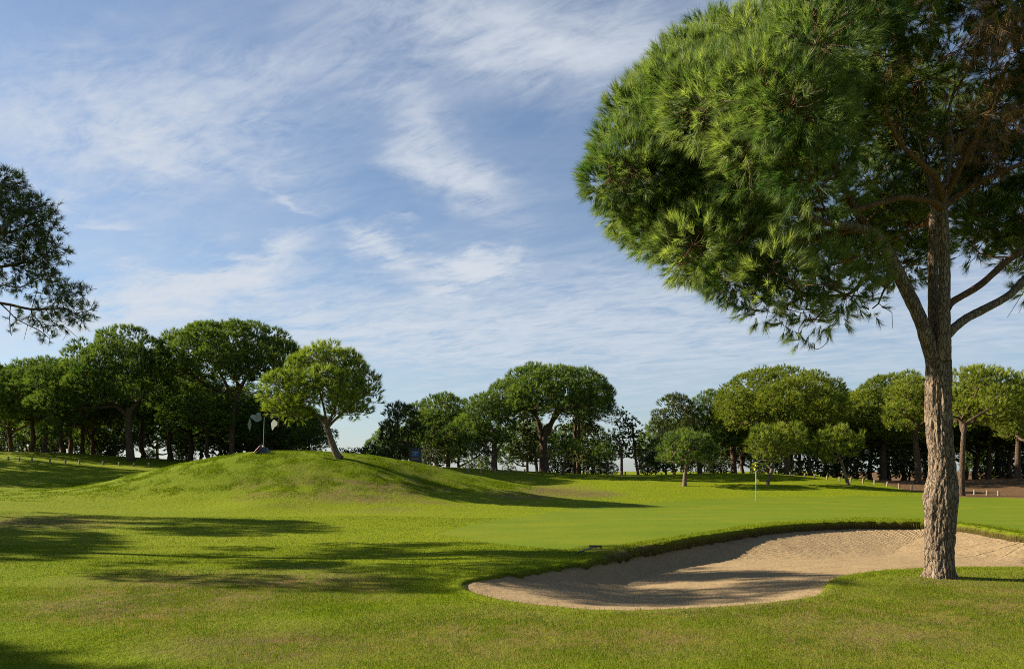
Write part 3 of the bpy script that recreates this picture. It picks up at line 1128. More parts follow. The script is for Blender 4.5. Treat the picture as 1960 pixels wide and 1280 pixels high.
# ---- pine leaning in at the frame's edge, and pines beyond the frame whose shade falls on the lawn
LY = 17.0
ltx = [(-262, 1000, 30), (-258, 900, 24), (-250, 800, 22), (-240, 700, 20), (-225, 600, 17), (-210, 500, 13), (-200, 400, 10)]
lb_ = np.array([P(-262, 1000, LY)[0], LY, gz(P(-262, 0, LY)[0], LY) - .05])
lroot = thing('open_pine', 'sparse dark pine with cones whose branch tips reach into view above the grove', 'pine tree', lb_)
lpts, lrad = img_path(ltx, LY)
lpts[0] = lb_
lp, lr = resample(lpts, lrad, .25)
lnet = Net()
lid = lnet.limb(lp, lr, -1, ok_from=int(len(lp) * .45))
for lbx in ([(-232, 640, 9), (-150, 600, 8), (-60, 585, 7), (0, 580, 5.5, .1), (60, 592, 4.5, .1), (110, 590, 3, .1)],
            [(-215, 540, 9), (-120, 525, 7, .2), (-40, 515, 6, .2), (20, 508, 5, .2), (60, 500, 3, .2)],
            [(-210, 500, 8), (-120, 470, 6), (-40, 455, 5), (20, 445, 4), (70, 425, 2.5)]):
    q, r = img_path(lbx, LY)
    q, r = resample(q, r, .2)
    pa = min(lid, key=lambda i: np.linalg.norm(lnet.p[i] - q[0]))
    lnet.limb(q[1:], r[1:], pa, ok_from=4)
lbl = []
for px, py, rb in [(8, 345, .20), (30, 352, .15), (15, 385, .22), (40, 395, .14), (20, 425, .24), (55, 400, .2), (75, 395, .16), (50, 432, .24), (85, 420, .2), (95, 445, .17), (15, 465, .2),
                   (45, 475, .22), (75, 470, .22), (100, 470, .14), (60, 505, .24), (90, 500, .18), (25, 510, .2), (85, 525, .15), (118, 488, .12), (108, 402, .07), (-20, 400, .3), (-40, 450, .35),
                   (-30, 350, .3), (10, 545, .14), (40, 550, .13), (95, 535, .10), (112, 540, .12), (70, 560, .12), (130, 556, .13), (150, 560, .13), (162, 566, .11), (110, 570, .16), (90, 588, .14), (125, 590, .16),
                   (145, 600, .14), (168, 595, .11), (155, 612, .09), (60, 600, .11), (75, 615, .09), (100, 615, .12), (120, 622, .09), (85, 640, .08), (95, 648, .07), (75, 632, .06), (20, 634, .05), (30, 610, .08),
                   (-40, 560, .2), (-70, 600, .25), (-20, 500, .25), (-60, 380, .4)]:
    q = P(px, py, LY + rng.normal(.1, .3))
    lbl.append((*q, rb * 1.4))
nvis = len(lbl)
bc = blob_crown(lb_[0] - .2, LY - .05, 6.6, 3.6, 3.6, 3.2, 80, .36, -.5, .3)
bc = bc[proj(bc[:, 0], bc[:, 1], bc[:, 2])[0] < -60]
lbl = np.concatenate([np.array(lbl), bc])
lnet.grow(lbl[:, :3], seg=.22, tip=.008, wander=.12, lift=.08, power=.42)
M_LEFTP = foliage('open_pine_needles', (.030, .062, .020), (.17, .20, .070), .40, .02)
_, tpos, tbid = needles('crown', lbl, 55, .15, .009, 24, M_LEFTP, lroot, up=.2, spread=1.0, tint=.48, tvar=.25, shoot=.7, cull=.5, loc=lb_, low=.8)
ex = []
for i in range(0, len(tpos), 3):
    a, b_ = lbl[tbid[i], :3], tpos[i]
    ex.append((np.stack([a, (a + b_) / 2 + rng.normal(0, .03, 3), b_]), np.array([.007, .006, .004])))
for i in range(120):
    j = int(rng.integers(lnet.first, len(lnet.p)))
    a = lnet.p[j]
    b_ = a + nrm(rng.normal(0, 1, 3) + np.array([.3, 0, -.4])) * rng.uniform(.15, .45)
    ex.append((np.stack([a, (a + b_) / 2 + rng.normal(0, .05, 3), b_]), np.array([.006, .005, .003])))
lnet.mesh('trunk', M_BARK_RED, lroot, 0, len(lnet.p), 6, lb_, ex)
M_CONE = simple('pine_cone', (.045, .03, .02), .8, .4, 30)
cv, cf = [], []
cmb = None
for px, py in [(30, 497), (48, 463), (42, 512), (85, 512), (100, 525), (118, 548), (60, 540), (88, 560), (128, 575), (108, 600), (20, 455), (70, 445), (36, 535)]:
    q = P(px, py, LY + .05)
    mb = MB()
    mb.tube([q + np.array([0, 0, z]) for z in (.05, .035, 0, -.035, -.05)], [.012, .034, .042, .028, .008], 8)
    mb.build('pine_cone', M_CONE, lroot, True)

GRP_OFF = 'pines standing west of the lawn'
EXTRA_OPEN = (-24.6, 26.0)


# generic umbrella pine builder in metres (for the ones outside the frame and the grove copies)
def std_pine(name, label, x, y, h, rad_c, dens=7, L=.42, wd=.06, nn=9, mat=None, tint=.35, group=None, clear=.5, n=60, tr=.22, lean=.02):
    z0 = gz(x, y) - .06
    base = np.array([x, y, z0])
    root = thing(name, label, 'pine tree', base, group)
    net = Net()
    k = 8
    pts = [base + np.array([lean * h * (i / k) ** 2 + rng.normal(0, .05), rng.normal(0, .05), h * clear * 1.1 * i / k]) for i in range(k + 1)]
    net.limb(pts, [tr * (1.25 if i == 0 else 1) * (1 - .45 * i / k) for i in range(k + 1)], -1, ok_from=5)
    hz = h * (1 - clear) / 1.35
    bl = blob_crown(pts[-1][0], y, z0 + h - hz, rad_c, rad_c, hz, n, rad_c * .22, -.35)
    net.grow(bl[:, :3], seg=.7, tip=.022)
    needles('crown', bl, dens, L, wd, nn, mat or M_PINE, root, tint=tint, loc=base, up=.55)
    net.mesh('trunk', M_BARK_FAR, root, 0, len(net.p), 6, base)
    return root


std_pine('umbrella_pine', 'dense umbrella pine west of the fairway whose round shade crosses the lawn', -28.3, 20.4, 9.0, 4.3, dens=9, n=70, group=GRP_OFF)
std_pine('umbrella_pine', 'tall umbrella pine nearest the camera, shading the lawn corner', -20.2, 7.5, 9.0, 4.2, dens=9, n=70, group=GRP_OFF)
std_pine('umbrella_pine', 'umbrella pine beyond the mound whose long shade crosses the raised lawn', -43, 50.5, 10.5, 5.5, dens=6, n=70, group=GRP_OFF)

copy_thing(lroot, (EXTRA_OPEN[0], EXTRA_OPEN[1], gz(*EXTRA_OPEN) - .05), 'sparse pine beyond the frame edge whose streaky shade lies below the mound', GRP_OFF, 0.4)

# ---- lone pine on the mound
M_LONE = foliage('lone_pine_needles', (.070, .125, .014), (.310, .365, .050), .42, .015)
tree('lone_pine', 'lone yellow-green pine with a leaning curved trunk on top of the grassy mound', 'pine tree', 40.6,
     [(652, 884, 16), (645, 870, 14), (636, 848, 12.5), (629, 828, 11.5), (624, 812, 11)],
     [(498, 612, 676, 800, -.5, 1.05, 34, .30, -.6), (560, 700, 652, 745, .3, 1.0, 40, .28, -.3), (620, 734, 690, 795, .4, 1.0, 36, .26, -.45), (560, 690, 700, 775, -1.2, .9, 22, .28, -.3)],
     limbs=[[(624, 816, 9), (612, 800, 7), (590, 785, 5), (560, 765, 4), (535, 745, 2.5)], [(625, 812, 9), (620, 780, 6), (612, 750, 5), (605, 720, 3)],
            [(626, 812, 9), (640, 785, 6), (648, 750, 5), (650, 710, 3)], [(628, 816, 8), (650, 795, 6), (680, 770, 4.5), (710, 745, 2.5)]],
     dens=19, L=.28, wd=.020, nn=22, mat=M_LONE, tint=.52, tvar=.24, bark_m=M_BARK, tip=.013, twigs=True, up=.7, spread=.6, power=.42, seg=.35)

# ---- pines of the grove that can be told apart
GL, GC, GR = 'pines of the grove behind the mound', 'pines of the middle grove', 'pines of the grove behind the green'
tree('stone_pine', 'broad dark pine with the thickest brown trunk, left of the mound', 'pine tree', 58,
     [(250, 880, 19), (247, 840, 16), (246, 800, 15), (248, 780, 14)],
     [(120, 335, 622, 770, 0, .9, 75, .2, -.5), (48, 190, 690, 790, -1, .9, 38, .27, -.55), (125, 225, 668, 740, -2.5, .8, 22, .3, -.4), (75, 160, 740, 838, -1, .8, 22, .3, -.7)],
     limbs=[[(247, 800, 12), (225, 780, 9), (180, 760, 7), (130, 750, 5)], [(247, 790, 12), (262, 770, 9), (290, 740, 7)]], tint=.32, dens=15, L=.28, wd=.024, nn=20, group=GL)
tree('stone_pine', 'forked umbrella pine rising between the thick-trunked pine and the lone pine', 'pine tree', 61,
     [(444, 876, 15), (444, 830, 13), (446, 790, 13), (447, 772, 13)],
     [(293, 588, 614, 720, 0, .9, 110, .17, -.25), (300, 380, 660, 722, -2, .8, 18, .28, -.4), (500, 586, 650, 712, -1, .8, 16, .28, -.4)],
     limbs=[[(446, 778, 10), (430, 755, 8), (400, 740, 6), (375, 732, 4)], [(446, 775, 11), (435, 740, 8), (415, 705, 6), (400, 690, 4)], [(448, 775, 11), (462, 740, 9), (480, 710, 7), (510, 690, 4)]],
     tint=.36, dens=15, L=.28, wd=.024, nn=20, group=GL)
tree('stone_pine', 'umbrella pine with a tall forked reddish trunk, topmost of the middle grove', 'pine tree', 62,
     [(1043, 906, 24), (1041, 880, 20), (1041, 850, 17), (1044, 820, 13)],
     [(926, 1183, 694, 790, 0, .95, 110, .17, -.18), (930, 1010, 722, 788, -1.5, .8, 18, .28, -.4), (1090, 1180, 722, 780, -1.5, .8, 18, .28, -.3)],
     limbs=[[(1036, 850, 13), (1034, 815, 11), (1025, 795, 9), (1005, 780, 7), (970, 762, 5)], [(1036, 835, 11), (1028, 800, 9), (1020, 770, 7), (1015, 745, 4)],
            [(1048, 835, 13), (1056, 810, 11), (1070, 790, 9), (1090, 770, 7), (1125, 755, 4)], [(1052, 815, 10), (1066, 780, 8), (1075, 750, 5)]],
     tint=.44, dens=15, L=.28, wd=.024, nn=20, up=.8, group=GC)
tree('stone_pine', 'rounded pine with splayed dark limbs beside the tall umbrella pine', 'pine tree', 60,
     [(946, 897, 15), (946, 865, 12), (947, 840, 11)],
     [(868, 992, 750, 850, 0, .9, 60, .25, -.5), (885, 945, 800, 855, -1.5, .8, 16, .35, -.6)],
     limbs=[[(945, 872, 7), (932, 856, 5), (918, 848, 3)], [(947, 868, 8), (960, 848, 5), (968, 830, 3)]], tint=.36, dens=15, group=GC)
tree('bushy_pine', 'low bushy dark pine at the clear-sky gap beside the blue notice board', 'pine tree', 60,
     [(777, 886, 8), (779, 860, 7), (781, 840, 6)], [(724, 815, 768, 874, 0, .9, 62, .24, -.8)], tint=.30, dens=15, group=GC, mat=M_LEAF)
tree('bushy_pine', 'dense pine filling the gap between the notice board and the rounded pine', 'pine tree', 64,
     [(858, 893, 10), (857, 865, 9), (855, 840, 8)], [(790, 905, 752, 862, 0, .9, 70, .22, -.6), (840, 900, 808, 880, -2.5, .8, 24, .34, -.8)], tint=.36, dens=15, group=GC)
tree('bushy_pine', 'spreading pine top behind the rounded pine of the middle grove', 'pine tree', 69,
     [(835, 893, 9), (834, 850, 8), (835, 820, 7)], [(768, 925, 757, 820, 0, .9, 60, .2, -.4)], tint=.32, dens=7, group=GC)
tree('oak_tree', 'grey-green leafy tree standing just behind the tall forked pine', 'tree', 64,
     [(1028, 905, 7), (1026, 880, 6), (1022, 860, 5)], [(976, 1040, 792, 890, 0, 1, 48, .3, -.9)], mat=M_LEAF, tint=.5, dens=9, L=.2, wd=.12, nn=6, spread=1.2, group=GC)
tree('oak_tree', 'dark leafy tree filling the space right of the tall forked trunk', 'tree', 67,
     [(1100, 907, 10), (1100, 870, 9), (1102, 800, 7), (1104, 770, 5)], [(1058, 1150, 770, 880, 0, 1, 42, .26, -.9)], mat=M_LEAF, tint=.3, dens=7, L=.2, wd=.12, nn=6, spread=1.2, group=GC)
tree('aleppo_pine', 'thin airy pine with see-through foliage behind the umbrella pine', 'pine tree', 66,
     [(1106, 907, 9), (1107, 860, 8), (1108, 800, 6), (1112, 755, 4)],
     [(1085, 1190, 750, 830, 0, 1, 26, .2, -.7), (1110, 1185, 765, 800, 0, .8, 12, .24, -.5)], tint=.35, dens=5, L=.34, wd=.035, nn=10, spread=1.0, group=GC, twigs=True, mat=M_LEAF)
tree('aleppo_pine', 'small pale umbrella pine on a thin crooked stem below the tall forked pine', 'pine tree', 59,
     [(1077, 903, 6), (1081, 885, 5), (1086, 866, 4)], [(1063, 1108, 833, 868, 0, 1, 26, .3, -.3)], tint=.55, dens=10, L=.3, wd=.05, nn=10, group=GC)
tree('aleppo_pine', 'second small pine, crown behind the pale small umbrella pine', 'pine tree', 64,
     [(1117, 907, 5), (1117, 885, 4.5), (1117, 868, 4)], [(1094, 1136, 838, 890, 0, 1, 24, .3, -.5)], tint=.40, dens=9, L=.3, wd=.05, nn=10, group=GC)
tree('oak_tree', 'loose leafy tree with twin thin stems right of the middle grove gap', 'tree', 65,
     [(1222, 908, 7), (1217, 880, 6), (1214, 850, 5), (1210, 810, 4)], [(1170, 1235, 790, 880, 0, 1, 40, .26, -.8), (1175, 1210, 778, 815, 0, 1, 12, .35, -.5)],
     limbs=[[(1222, 900, 5), (1230, 880, 4), (1224, 865, 3)]], mat=M_LEAF, tint=.35, dens=7, L=.2, wd=.11, nn=6, spread=1.2, group=GC)
tree('aleppo_pine', 'slim pine with a bare straight trunk in the middle grove gap', 'pine tree', 64,
     [(1190, 908, 7), (1190, 880, 6), (1190, 850, 5)], [(1157, 1203, 846, 880, 0, 1, 18, .32, -.4), (1152, 1190, 822, 850, 0, 1, 12, .36, -.4)], tint=.5, dens=8, L=.3, wd=.05, nn=9, group=GC)
# right-hand grove
tree('bushy_pine', 'olive-green round pine at the open end of the grove behind the green', 'pine tree', 66,
     [(1340, 900, 11), (1337, 870, 9), (1332, 840, 8)], [(1240, 1345, 752, 868, 0, .9, 70, .22, -.55)], tint=.42, dens=15, L=.27, wd=.026, nn=18, group=GR, mat=M_LEAF)
tree('bushy_pine', 'round pine between the olive-green one and the broad flat-topped pine', 'pine tree', 67,
     [(1405, 900, 14), (1403, 860, 12), (1400, 830, 10)], [(1306, 1425, 745, 848, 0, .9, 75, .2, -.5), (1360, 1440, 790, 858, -2.5, .8, 22, .3, -.6)], tint=.42, dens=15, group=GR)
tree('stone_pine', 'broad flat-topped yellow-green umbrella pine, tallest of the grove behind the green', 'pine tree', 63,
     [(1507, 908, 15), (1507, 870, 13), (1507, 830, 12), (1508, 810, 12)],
     [(1365, 1630, 698, 815, 0, .95, 125, .15, -.25), (1440, 1600, 722, 790, -4.5, .8, 36, .22, -.3), (1375, 1460, 745, 800, -3, .8, 20, .28, -.3)],
     limbs=[[(1508, 825, 9), (1495, 800, 7), (1470, 785, 5), (1440, 775, 4)], [(1509, 820, 10), (1515, 790, 8), (1530, 770, 6), (1560, 760, 4)], [(1508, 815, 9), (1505, 780, 6), (1498, 755, 4)]],
     tint=.52, dens=17, L=.24, wd=.026, nn=18, mat=M_PINE_Y, up=.6, group=GR)
tree('stone_pine', 'brownish-green pine just behind the flat-topped umbrella pine', 'pine tree', 66,
     [(1690, 918, 16), (1690, 870, 14), (1692, 830, 12)], [(1618, 1780, 712, 845, 0, .9, 100, .18, -.45)], tint=.40, dens=15, group=GR, mat=M_PINE_Y)
tree('stone_pine', 'bright lobed pine half hidden by the big trunk, with bare grey limbs', 'pine tree', 57,
     [(1757, 921, 14), (1756, 880, 13), (1752, 840, 11), (1753, 820, 11)],
     [(1690, 1810, 708, 812, 0, .9, 70, .22, -.45), (1692, 1760, 735, 825, -2, .8, 24, .3, -.7)], limbs=[[(1753, 830, 8), (1772, 795, 6), (1750, 775, 4)]], tint=.52, dens=15, group=GR, mat=M_PINE_Y)
tree('stone_pine', 'sunlit yellow-green pine with a leaning pale grey trunk just past the big trunk', 'pine tree', 47.5,
     [(1840, 950, 15), (1841, 900, 12), (1843, 850, 11), (1846, 808, 10)],
     [(1795, 1960, 696, 808, 3, .9, 100, .19, -.3), (1880, 1945, 735, 800, 0, .8, 20, .3, -.5)],
     limbs=[[(1845, 815, 8), (1835, 800, 6), (1800, 790, 5), (1775, 780, 3)], [(1846, 812, 8), (1880, 790, 6), (1910, 775, 4)]], tint=.60, dens=16, L=.26, wd=.024, nn=18, group=GR, mat=M_PINE_Y)
tree('stone_pine', 'dark pine closing the grove beyond the leaning grey trunk', 'pine tree', 60,
     [(1948, 925, 14), (1948, 870, 12), (1950, 830, 11)], [(1905, 2060, 706, 840, 0, .9, 80, .2, -.5), (1948, 2040, 790, 845, -5, .8, 20, .28, -.4)], tint=.42, dens=15, group=GR, mat=M_PINE_Y)
# the three young pines in front of the grove
GY_ = 'young pines on the lawn behind the green'
tree('young_pine', 'young round-topped pine with a straight thin trunk, first before the flagstick', 'young pine', 52,
     [(1310, 933, 11), (1311, 912, 9), (1313, 893, 8), (1312, 882, 8)], [(1260, 1372, 822, 886, 0, 1, 75, .2, -.35)],
     limbs=[[(1313, 890, 6), (1325, 880, 5), (1335, 868, 3)]], tint=.40, dens=12, L=.32, wd=.028, nn=18, bark_m=M_BARK, tip=.014, up=.8, spread=.6, group=GY_, twigs=True)
tree('young_pine', 'young yellow-green pine with forked pale limbs just behind the flag', 'young pine', 52,
     [(1468, 932, 9), (1472, 915, 8), (1478, 898, 8), (1482, 878, 7)], [(1430, 1500, 812, 885, -.3, 1, 48, .26, -.6), (1470, 1546, 806, 872, .3, 1, 50, .25, -.45)],
     limbs=[[(1478, 898, 7), (1468, 886, 6), (1460, 872, 5)], [(1480, 890, 6), (1482, 868, 6), (1480, 850, 4)]], tint=.52, dens=11, L=.34, wd=.03, nn=18, mat=M_PINE_Y, bark_m=M_BARK, tip=.014, up=.8, spread=.6, group=GY_)
tree('young_pine', 'young sparse pine with bunched upright tufts and a slanting thin trunk', 'young pine', 52,
     [(1624, 931, 8), (1618, 908, 7), (1610, 882, 6), (1602, 862, 5)],
     [(1548, 1585, 828, 880, 0, 1, 14, .42, -.8), (1575, 1625, 812, 850, 0, 1, 16, .36, -.5), (1620, 1656, 822, 862, 0, 1, 12, .42, -.6), (1570, 1640, 842, 876, -.3, 1, 18, .26, -.5), (1550, 1600, 858, 890, 0, 1, 10, .3, -.5)],
     limbs=[[(1611, 884, 5), (1600, 872, 4), (1575, 868, 3)], [(1606, 870, 4.5), (1620, 858, 3.5), (1640, 850, 2.5)]], tint=.50, dens=10, L=.36, wd=.03, nn=18, mat=M_PINE_Y, bark_m=M_BARK, tip=.012, up=1.1, spread=.5, group=GY_)

# ---- grove copies: dark trunks and crowns behind
protos = [std_pine('grove_pine', 'x', -200 - 15 * i, 300, 9.2, 3.9 + .3 * i, L=.32, wd=.034, nn=14, dens=8, n=84, tint=.30 + .03 * i, clear=.38 + .04 * i, tr=.24, lean=.03 * (i - 1)) for i in range(3)]
used = [False] * 3
ORD = ['first', 'second', 'third', 'fourth', 'fifth', 'sixth', 'seventh', 'eighth', 'ninth', 'tenth', 'eleventh', 'twelfth', 'thirteenth', 'fourteenth', 'fifteenth', 'sixteenth', 'seventeenth',
       'eighteenth', 'nineteenth', 'twentieth', 'twenty-first', 'twenty-second', 'twenty-third', 'twenty-fourth']


def grove(lst, fmt, group):
    for i, (px, Y, sc, wsc) in enumerate(lst):
        k = (i * 2 + len(lst)) % 3
        x = (px - CX) / F * Y
        loc = (x, Y, gz(x, Y) - .06)
        rz = float(rng.uniform(0, 6.28))
        lab = fmt % ORD[i]
        if not used[k]:
            used[k] = True
            o = protos[k]
            o.location = loc
            o.rotation_euler = (0, 0, rz)
            o.scale = (sc * wsc, sc * wsc, sc)
            o['label'] = lab
            o['group'] = group
        else:
            copy_thing(protos[k], loc, lab, group, rz, (sc * wsc, sc * wsc, sc))


grove([(-60, 60, .80, 1.1), (20, 66, .82, 1.1), (62, 63, .78, 1.1), (86, 60, .80, 1.0), (118, 65, .85, 1.1), (136, 70, .85, 1.1), (158, 66, .82, 1.0), (178, 72, .9, 1.1), (272, 70, .95, 1.0), (325, 66, .85, 1.1),
       (366, 65, .82, 1.1), (397, 62, .70, 1.2), (480, 68, .75, 1.2), (520, 63, .62, 1.2), (560, 66, .58, 1.3), (592, 62, .46, 1.2)],
      'dark pine in the shade behind the mound, %s from the frame edge along the grove', 'shaded pines behind the mound')
grove([(1420, 70, .80, 1.0), (1470, 69, .85, 1.1), (1530, 71, .85, 1.0), (1549, 66, .80, 1.0), (1598, 72, .92, 1.1), (1618, 70, .85, 1.0), (1665, 69, .9, 1.1), (1728, 71, .95, 1.1), (1790, 68, .9, 1.0), (1868, 70, .95, 1.1),
       (1892, 66, .85, 1.1), (1910, 72, .95, 1.0), (1932, 68, .9, 1.1), (2010, 64, .9, 1.2), (2090, 62, .9, 1.2)],
      'dark pine in the shade behind the green, %s counting from the flag along the grove', 'shaded pines behind the green')


grove([(-40, 80, 1.0, 1.1), (40, 84, 1.0, 1.1), (100, 80, 1.0, 1.1), (165, 84, .95, 1.1), (215, 80, .95, 1.1), (300, 86, 1.0, 1.0), (385, 82, .95, 1.0), (440, 80, .95, 1.1), (500, 82, .85, 1.2), (545, 80, .78, 1.2)],
      'back-row pine filling the dark under the crowns behind the mound, %s from the frame edge', 'back row of pines behind the mound')
grove([(760, 84, .75, 1.0), (815, 82, .80, 1.1), (880, 80, .85, 1.1), (1010, 84, .85, 1.0), (1110, 82, .8, 1.0)],
      'back-row pine low behind the middle grove, %s from the mound', 'back row of pines behind the middle grove')
grove([(1290, 82, .85, 1.1), (1365, 84, .9, 1.1), (1440, 82, .9, 1.0), (1515, 84, 1.0, 1.1), (1580, 80, 1.0, 1.1), (1640, 84, 1.0, 1.1), (1700, 80, 1.0, 1.1), (1770, 84, 1.0, 1.1), (1850, 80, 1.0, 1.1), (1920, 84, 1.0, 1.1), (1985, 80, 1.0, 1.1)],
      'back-row pine filling the dark behind the green, %s counting from the gap', 'back row of pines behind the green')

# ---- shrubs under the grove
def shrub(label, x, y, r, h, mat, tint, nl=6, L=.16, wd=.09):
    z0 = gz(x, y) - .05
    base = np.array([x, y, z0])
    root = thing('shrub', label, 'shrub', base)
    bl = blob_crown(x, y, z0 + h * .5, r, r, h * .55, 22, r * .36, -.8, .3)
    net = Net()
    net.limb([base, base + np.array([.02, 0, h * .12]), base + np.array([.03, .02, h * .25])], [.06, .05, .04], -1, 1)
    net.grow(bl[:, :3], seg=.4, tip=.012)
    needles('crown', bl, 9, L, wd, nl, mat, root, tint=tint, loc=base, up=.5, spread=1.1, low=.6)
    net.mesh('trunk', M_BARK_FAR, root, 0, len(net.p), 5, base)
    return root


M_SHRUB = foliage('shrub_leaves', (.025, .055, .012), (.13, .16, .035), .3, .05)
M_SILVER = foliage('silver_leaves', (.06, .08, .045), (.22, .24, .16), .3, .06)
sp_ = [shrub('x', -260, 320, 1.4, 2.0, M_SHRUB, .35), shrub('x', -270, 320, 1.1, 2.4, M_PINE, .35, 10, .3, .045), shrub('x', -280, 320, 1.3, 1.9, M_SILVER, .4)]
sused = [False] * 3


def shrubs(lst, fmt, group, mul=1.0):
    for i, (px, Y, k, sc) in enumerate(lst):
        sc *= mul
        x = (px - CX) / F * Y
        loc = (x, Y, gz(x, Y) - .05)
        lab = fmt % ORD[i]
        if not sused[k]:
            sused[k] = True
            o = sp_[k]
            o.location = loc
            o.scale = (sc, sc, sc)
            o['label'] = lab
            o['group'] = group
        else:
            copy_thing(sp_[k], loc, lab, group, float(rng.uniform(0, 6)), (sc, sc, sc * float(rng.uniform(.85, 1.2))))


shrubs([(-10, 72, 0, 1.2), (70, 74, 1, 1.2), (110, 73, 0, 1.0), (185, 74, 1, 1.2), (210, 74, 0, 1.1), (290, 73, 1, .45), (345, 74, 0, .5), (356, 70, 1, .7), (425, 70, 0, 1.1), (475, 70, 0, 1.2), (510, 70, 0, 1.2), (550, 71, 0, 1.1), (590, 72, 0, .9)],
       'leafy shrub under the pines behind the mound, %s from the frame edge', 'shrubs under the pines behind the mound', 1.45)
shrubs([(668, 66, 0, .75), (690, 66, 0, .85), (715, 66, 0, .9), (742, 65, 0, .9), (815, 64, 2, .9), (840, 65, 2, .8), (905, 70, 0, .7), (930, 67, 1, .6), (975, 71, 0, .5), (1065, 68, 0, .8), (1090, 68, 1, .7), (1135, 67, 0, .9), (1150, 68, 1, 1.0), (1165, 66, 2, .6), (1240, 67, 0, .7), (1255, 66, 0, 1.0)],
       'leafy shrub at the back of the middle grove, %s from the mound', 'shrubs at the back of the middle grove', 1.15)
shrubs([(1275, 66, 0, 1.2), (1310, 68, 0, .9), (1360, 69, 2, .6), (1380, 68, 0, .7), (1450, 70, 1, .5), (1490, 68, 0, .9), (1525, 72, 0, .8), (1570, 68, 0, 1.1), (1600, 70, 1, 1.0), (1635, 68, 0, .9), (1705, 68, 0, 1.0), (1740, 72, 1, 1.3), (1775, 67, 0, .8), (1880, 73, 1, 1.2), (1925, 74, 0, 1.2), (1960, 70, 0, 1.2)],
       'leafy shrub under the pines behind the green, %s from the gap', 'shrubs under the pines behind the green', 1.4)

# ------------------------------------------------------------------ posts
M_POST = simple('post_wood', (.22, .17, .11), .85, .3, 12, bump=.4)


def posts(lst, fmt, group, h0=.30):
    first = None
    for i, (px, Y, h) in enumerate(lst):
        x = (px - CX) / F * Y
        z = gz(x, Y)
        if first is None:
            mb = MB()
            mb.tube([(0, 0, -.15), (0, 0, .0), (.004, 0, h0 - .02), (.004, 0, h0)], [.075, .072, .068, .055], 10)
            first = mb.build('wooden_post', M_POST, None, False, (0, 0, 0))
            first['category'] = 'post'
            first['group'] = group
            o = first
        else:
            o = first.copy()
            COL.objects.link(o)
        o.location = (x, Y, z)
        o.rotation_euler = (rng.normal(0, .04), rng.normal(0, .05), rng.uniform(0, 6))
        o.scale = (.85, .85, .85 * h / h0)
        o['label'] = fmt % ORD[i]


posts([(16, 52, .3), (37, 52, .3), (61, 52, .3), (96, 52, .32), (125, 52.3, .32), (152, 52.6, .32), (197, 53, .32), (228, 53.2, .3), (256, 53.4, .3), (285, 53.6, .32)],
      'short wooden post on the raised lawn by the thick-trunked pine, %s from the frame edge', 'posts along the raised lawn')
posts([(840, 56, .38), (862, 56.5, .38), (897, 57, .38), (921, 57.5, .38), (948, 58, .36), (973, 58.4, .36), (1004, 58.8, .36), (1027, 59, .36), (1049, 59.2, .38), (1073, 59.5, .36), (1097, 60, .34), (1123, 60.2, .34), (1147, 60.4, .34), (1165, 60.6, .3), (1172, 60.8, .3), (1190, 61, .3), (1197, 61.2, .3)],
      'short wooden post along the middle grove, %s from the mound', 'posts along the middle grove')
posts([(1513, 60, .3), (1540, 59, .3), (1559, 58, .3), (1583, 57, .34), (1607, 56, .34), (1628, 55.5, .34), (1652, 55, .36), (1674, 54.5, .38), (1698, 53.5, .40), (1721, 52.5, .40), (1745, 51.5, .42), (1865, 48.5, .36), (1889, 48, .36), (1911, 47.5, .34)],
      'short wooden post edging the bare pine floor, %s from the flag', 'posts edging the bare pine floor')

# ------------------------------------------------------------------ flagstick
fw = P(1447, 958, 42.0)
fz = gz(fw[0], 42.0)
fl = thing('flagstick', 'golf flagstick with a yellow and black chequered flag on the putting green', 'golf flag', (fw[0], 42.0, fz))
M_WHITE = simple('white_paint', (.72, .72, .70), .45, .05)
M_GREENP = simple('green_paint', (.16, .42, .26), .45, .05)
M_YEL = simple('yellow_cloth', (.85, .70, .02), .8, .08)
M_BLK = simple('black_cloth', (.015, .015, .014), .8, .2)
mb = MB()
mb.tube([(fw[0], 42, fz - .05), (fw[0], 42, fz + .95)], [.017, .016], 10)
mb.build('lower_pole', M_GREENP, fl)
mb = MB()
mb.tube([(fw[0], 42, fz + .95), (fw[0], 42, fz + 2.07)], [.016, .012], 10)
mb.build('upper_pole', M_WHITE, fl)
# hanging cloth: a folded strip, one checker square per block
cells = [(i, j) for i in range(3) for j in range(4)]


def cloth(u, w):
    x = fw[0] - .20 + .30 * u - .02 * w
    y = 42 - .03 + .05 * math.sin(u * 7 + w) + .02 * w
    z = fz + 2.06 - .42 * w - .17 * abs(u - .62) * (1 - w) - .05 * math.sin(u * 5) + (.10 * (w) * (abs(u - .6)))
    return np.array([x, y, z])


for colr, nm, par in ((M_YEL, 'flag', 0), (M_BLK, 'flag_check', 1)):
    vs, fs = [], []
    for i, j in cells:
        if par and (i + j) % 2 != par:
            continue
        sh_ = .03 * par
        K = 4
        o0 = len(vs)
        for side in (-.003, .003):
            for a in range(K + 1):
                for b_ in range(K + 1):
                    q = cloth((i + sh_ + a / K * (1 - 2 * sh_)) / 3, (j + sh_ + b_ / K * (1 - 2 * sh_)) / 4)
                    vs.append((q[0], q[1] + side * (1 + 2.5 * par), q[2]))
        n1 = (K + 1) ** 2
        for a in range(K):
            for b_ in range(K):
                c0 = o0 + a * (K + 1) + b_
                fs.append([c0, c0 + 1, c0 + K + 2, c0 + K + 1])
                fs.append([c0 + n1, c0 + n1 + K + 1, c0 + n1 + K + 2, c0 + n1 + 1])
    m2 = MB()
    m2.add(vs, fs)
    if par == 0:
        flag_o = m2.build(nm, colr, fl)
    else:
        m2.build(nm, colr, fl)
m2 = MB()
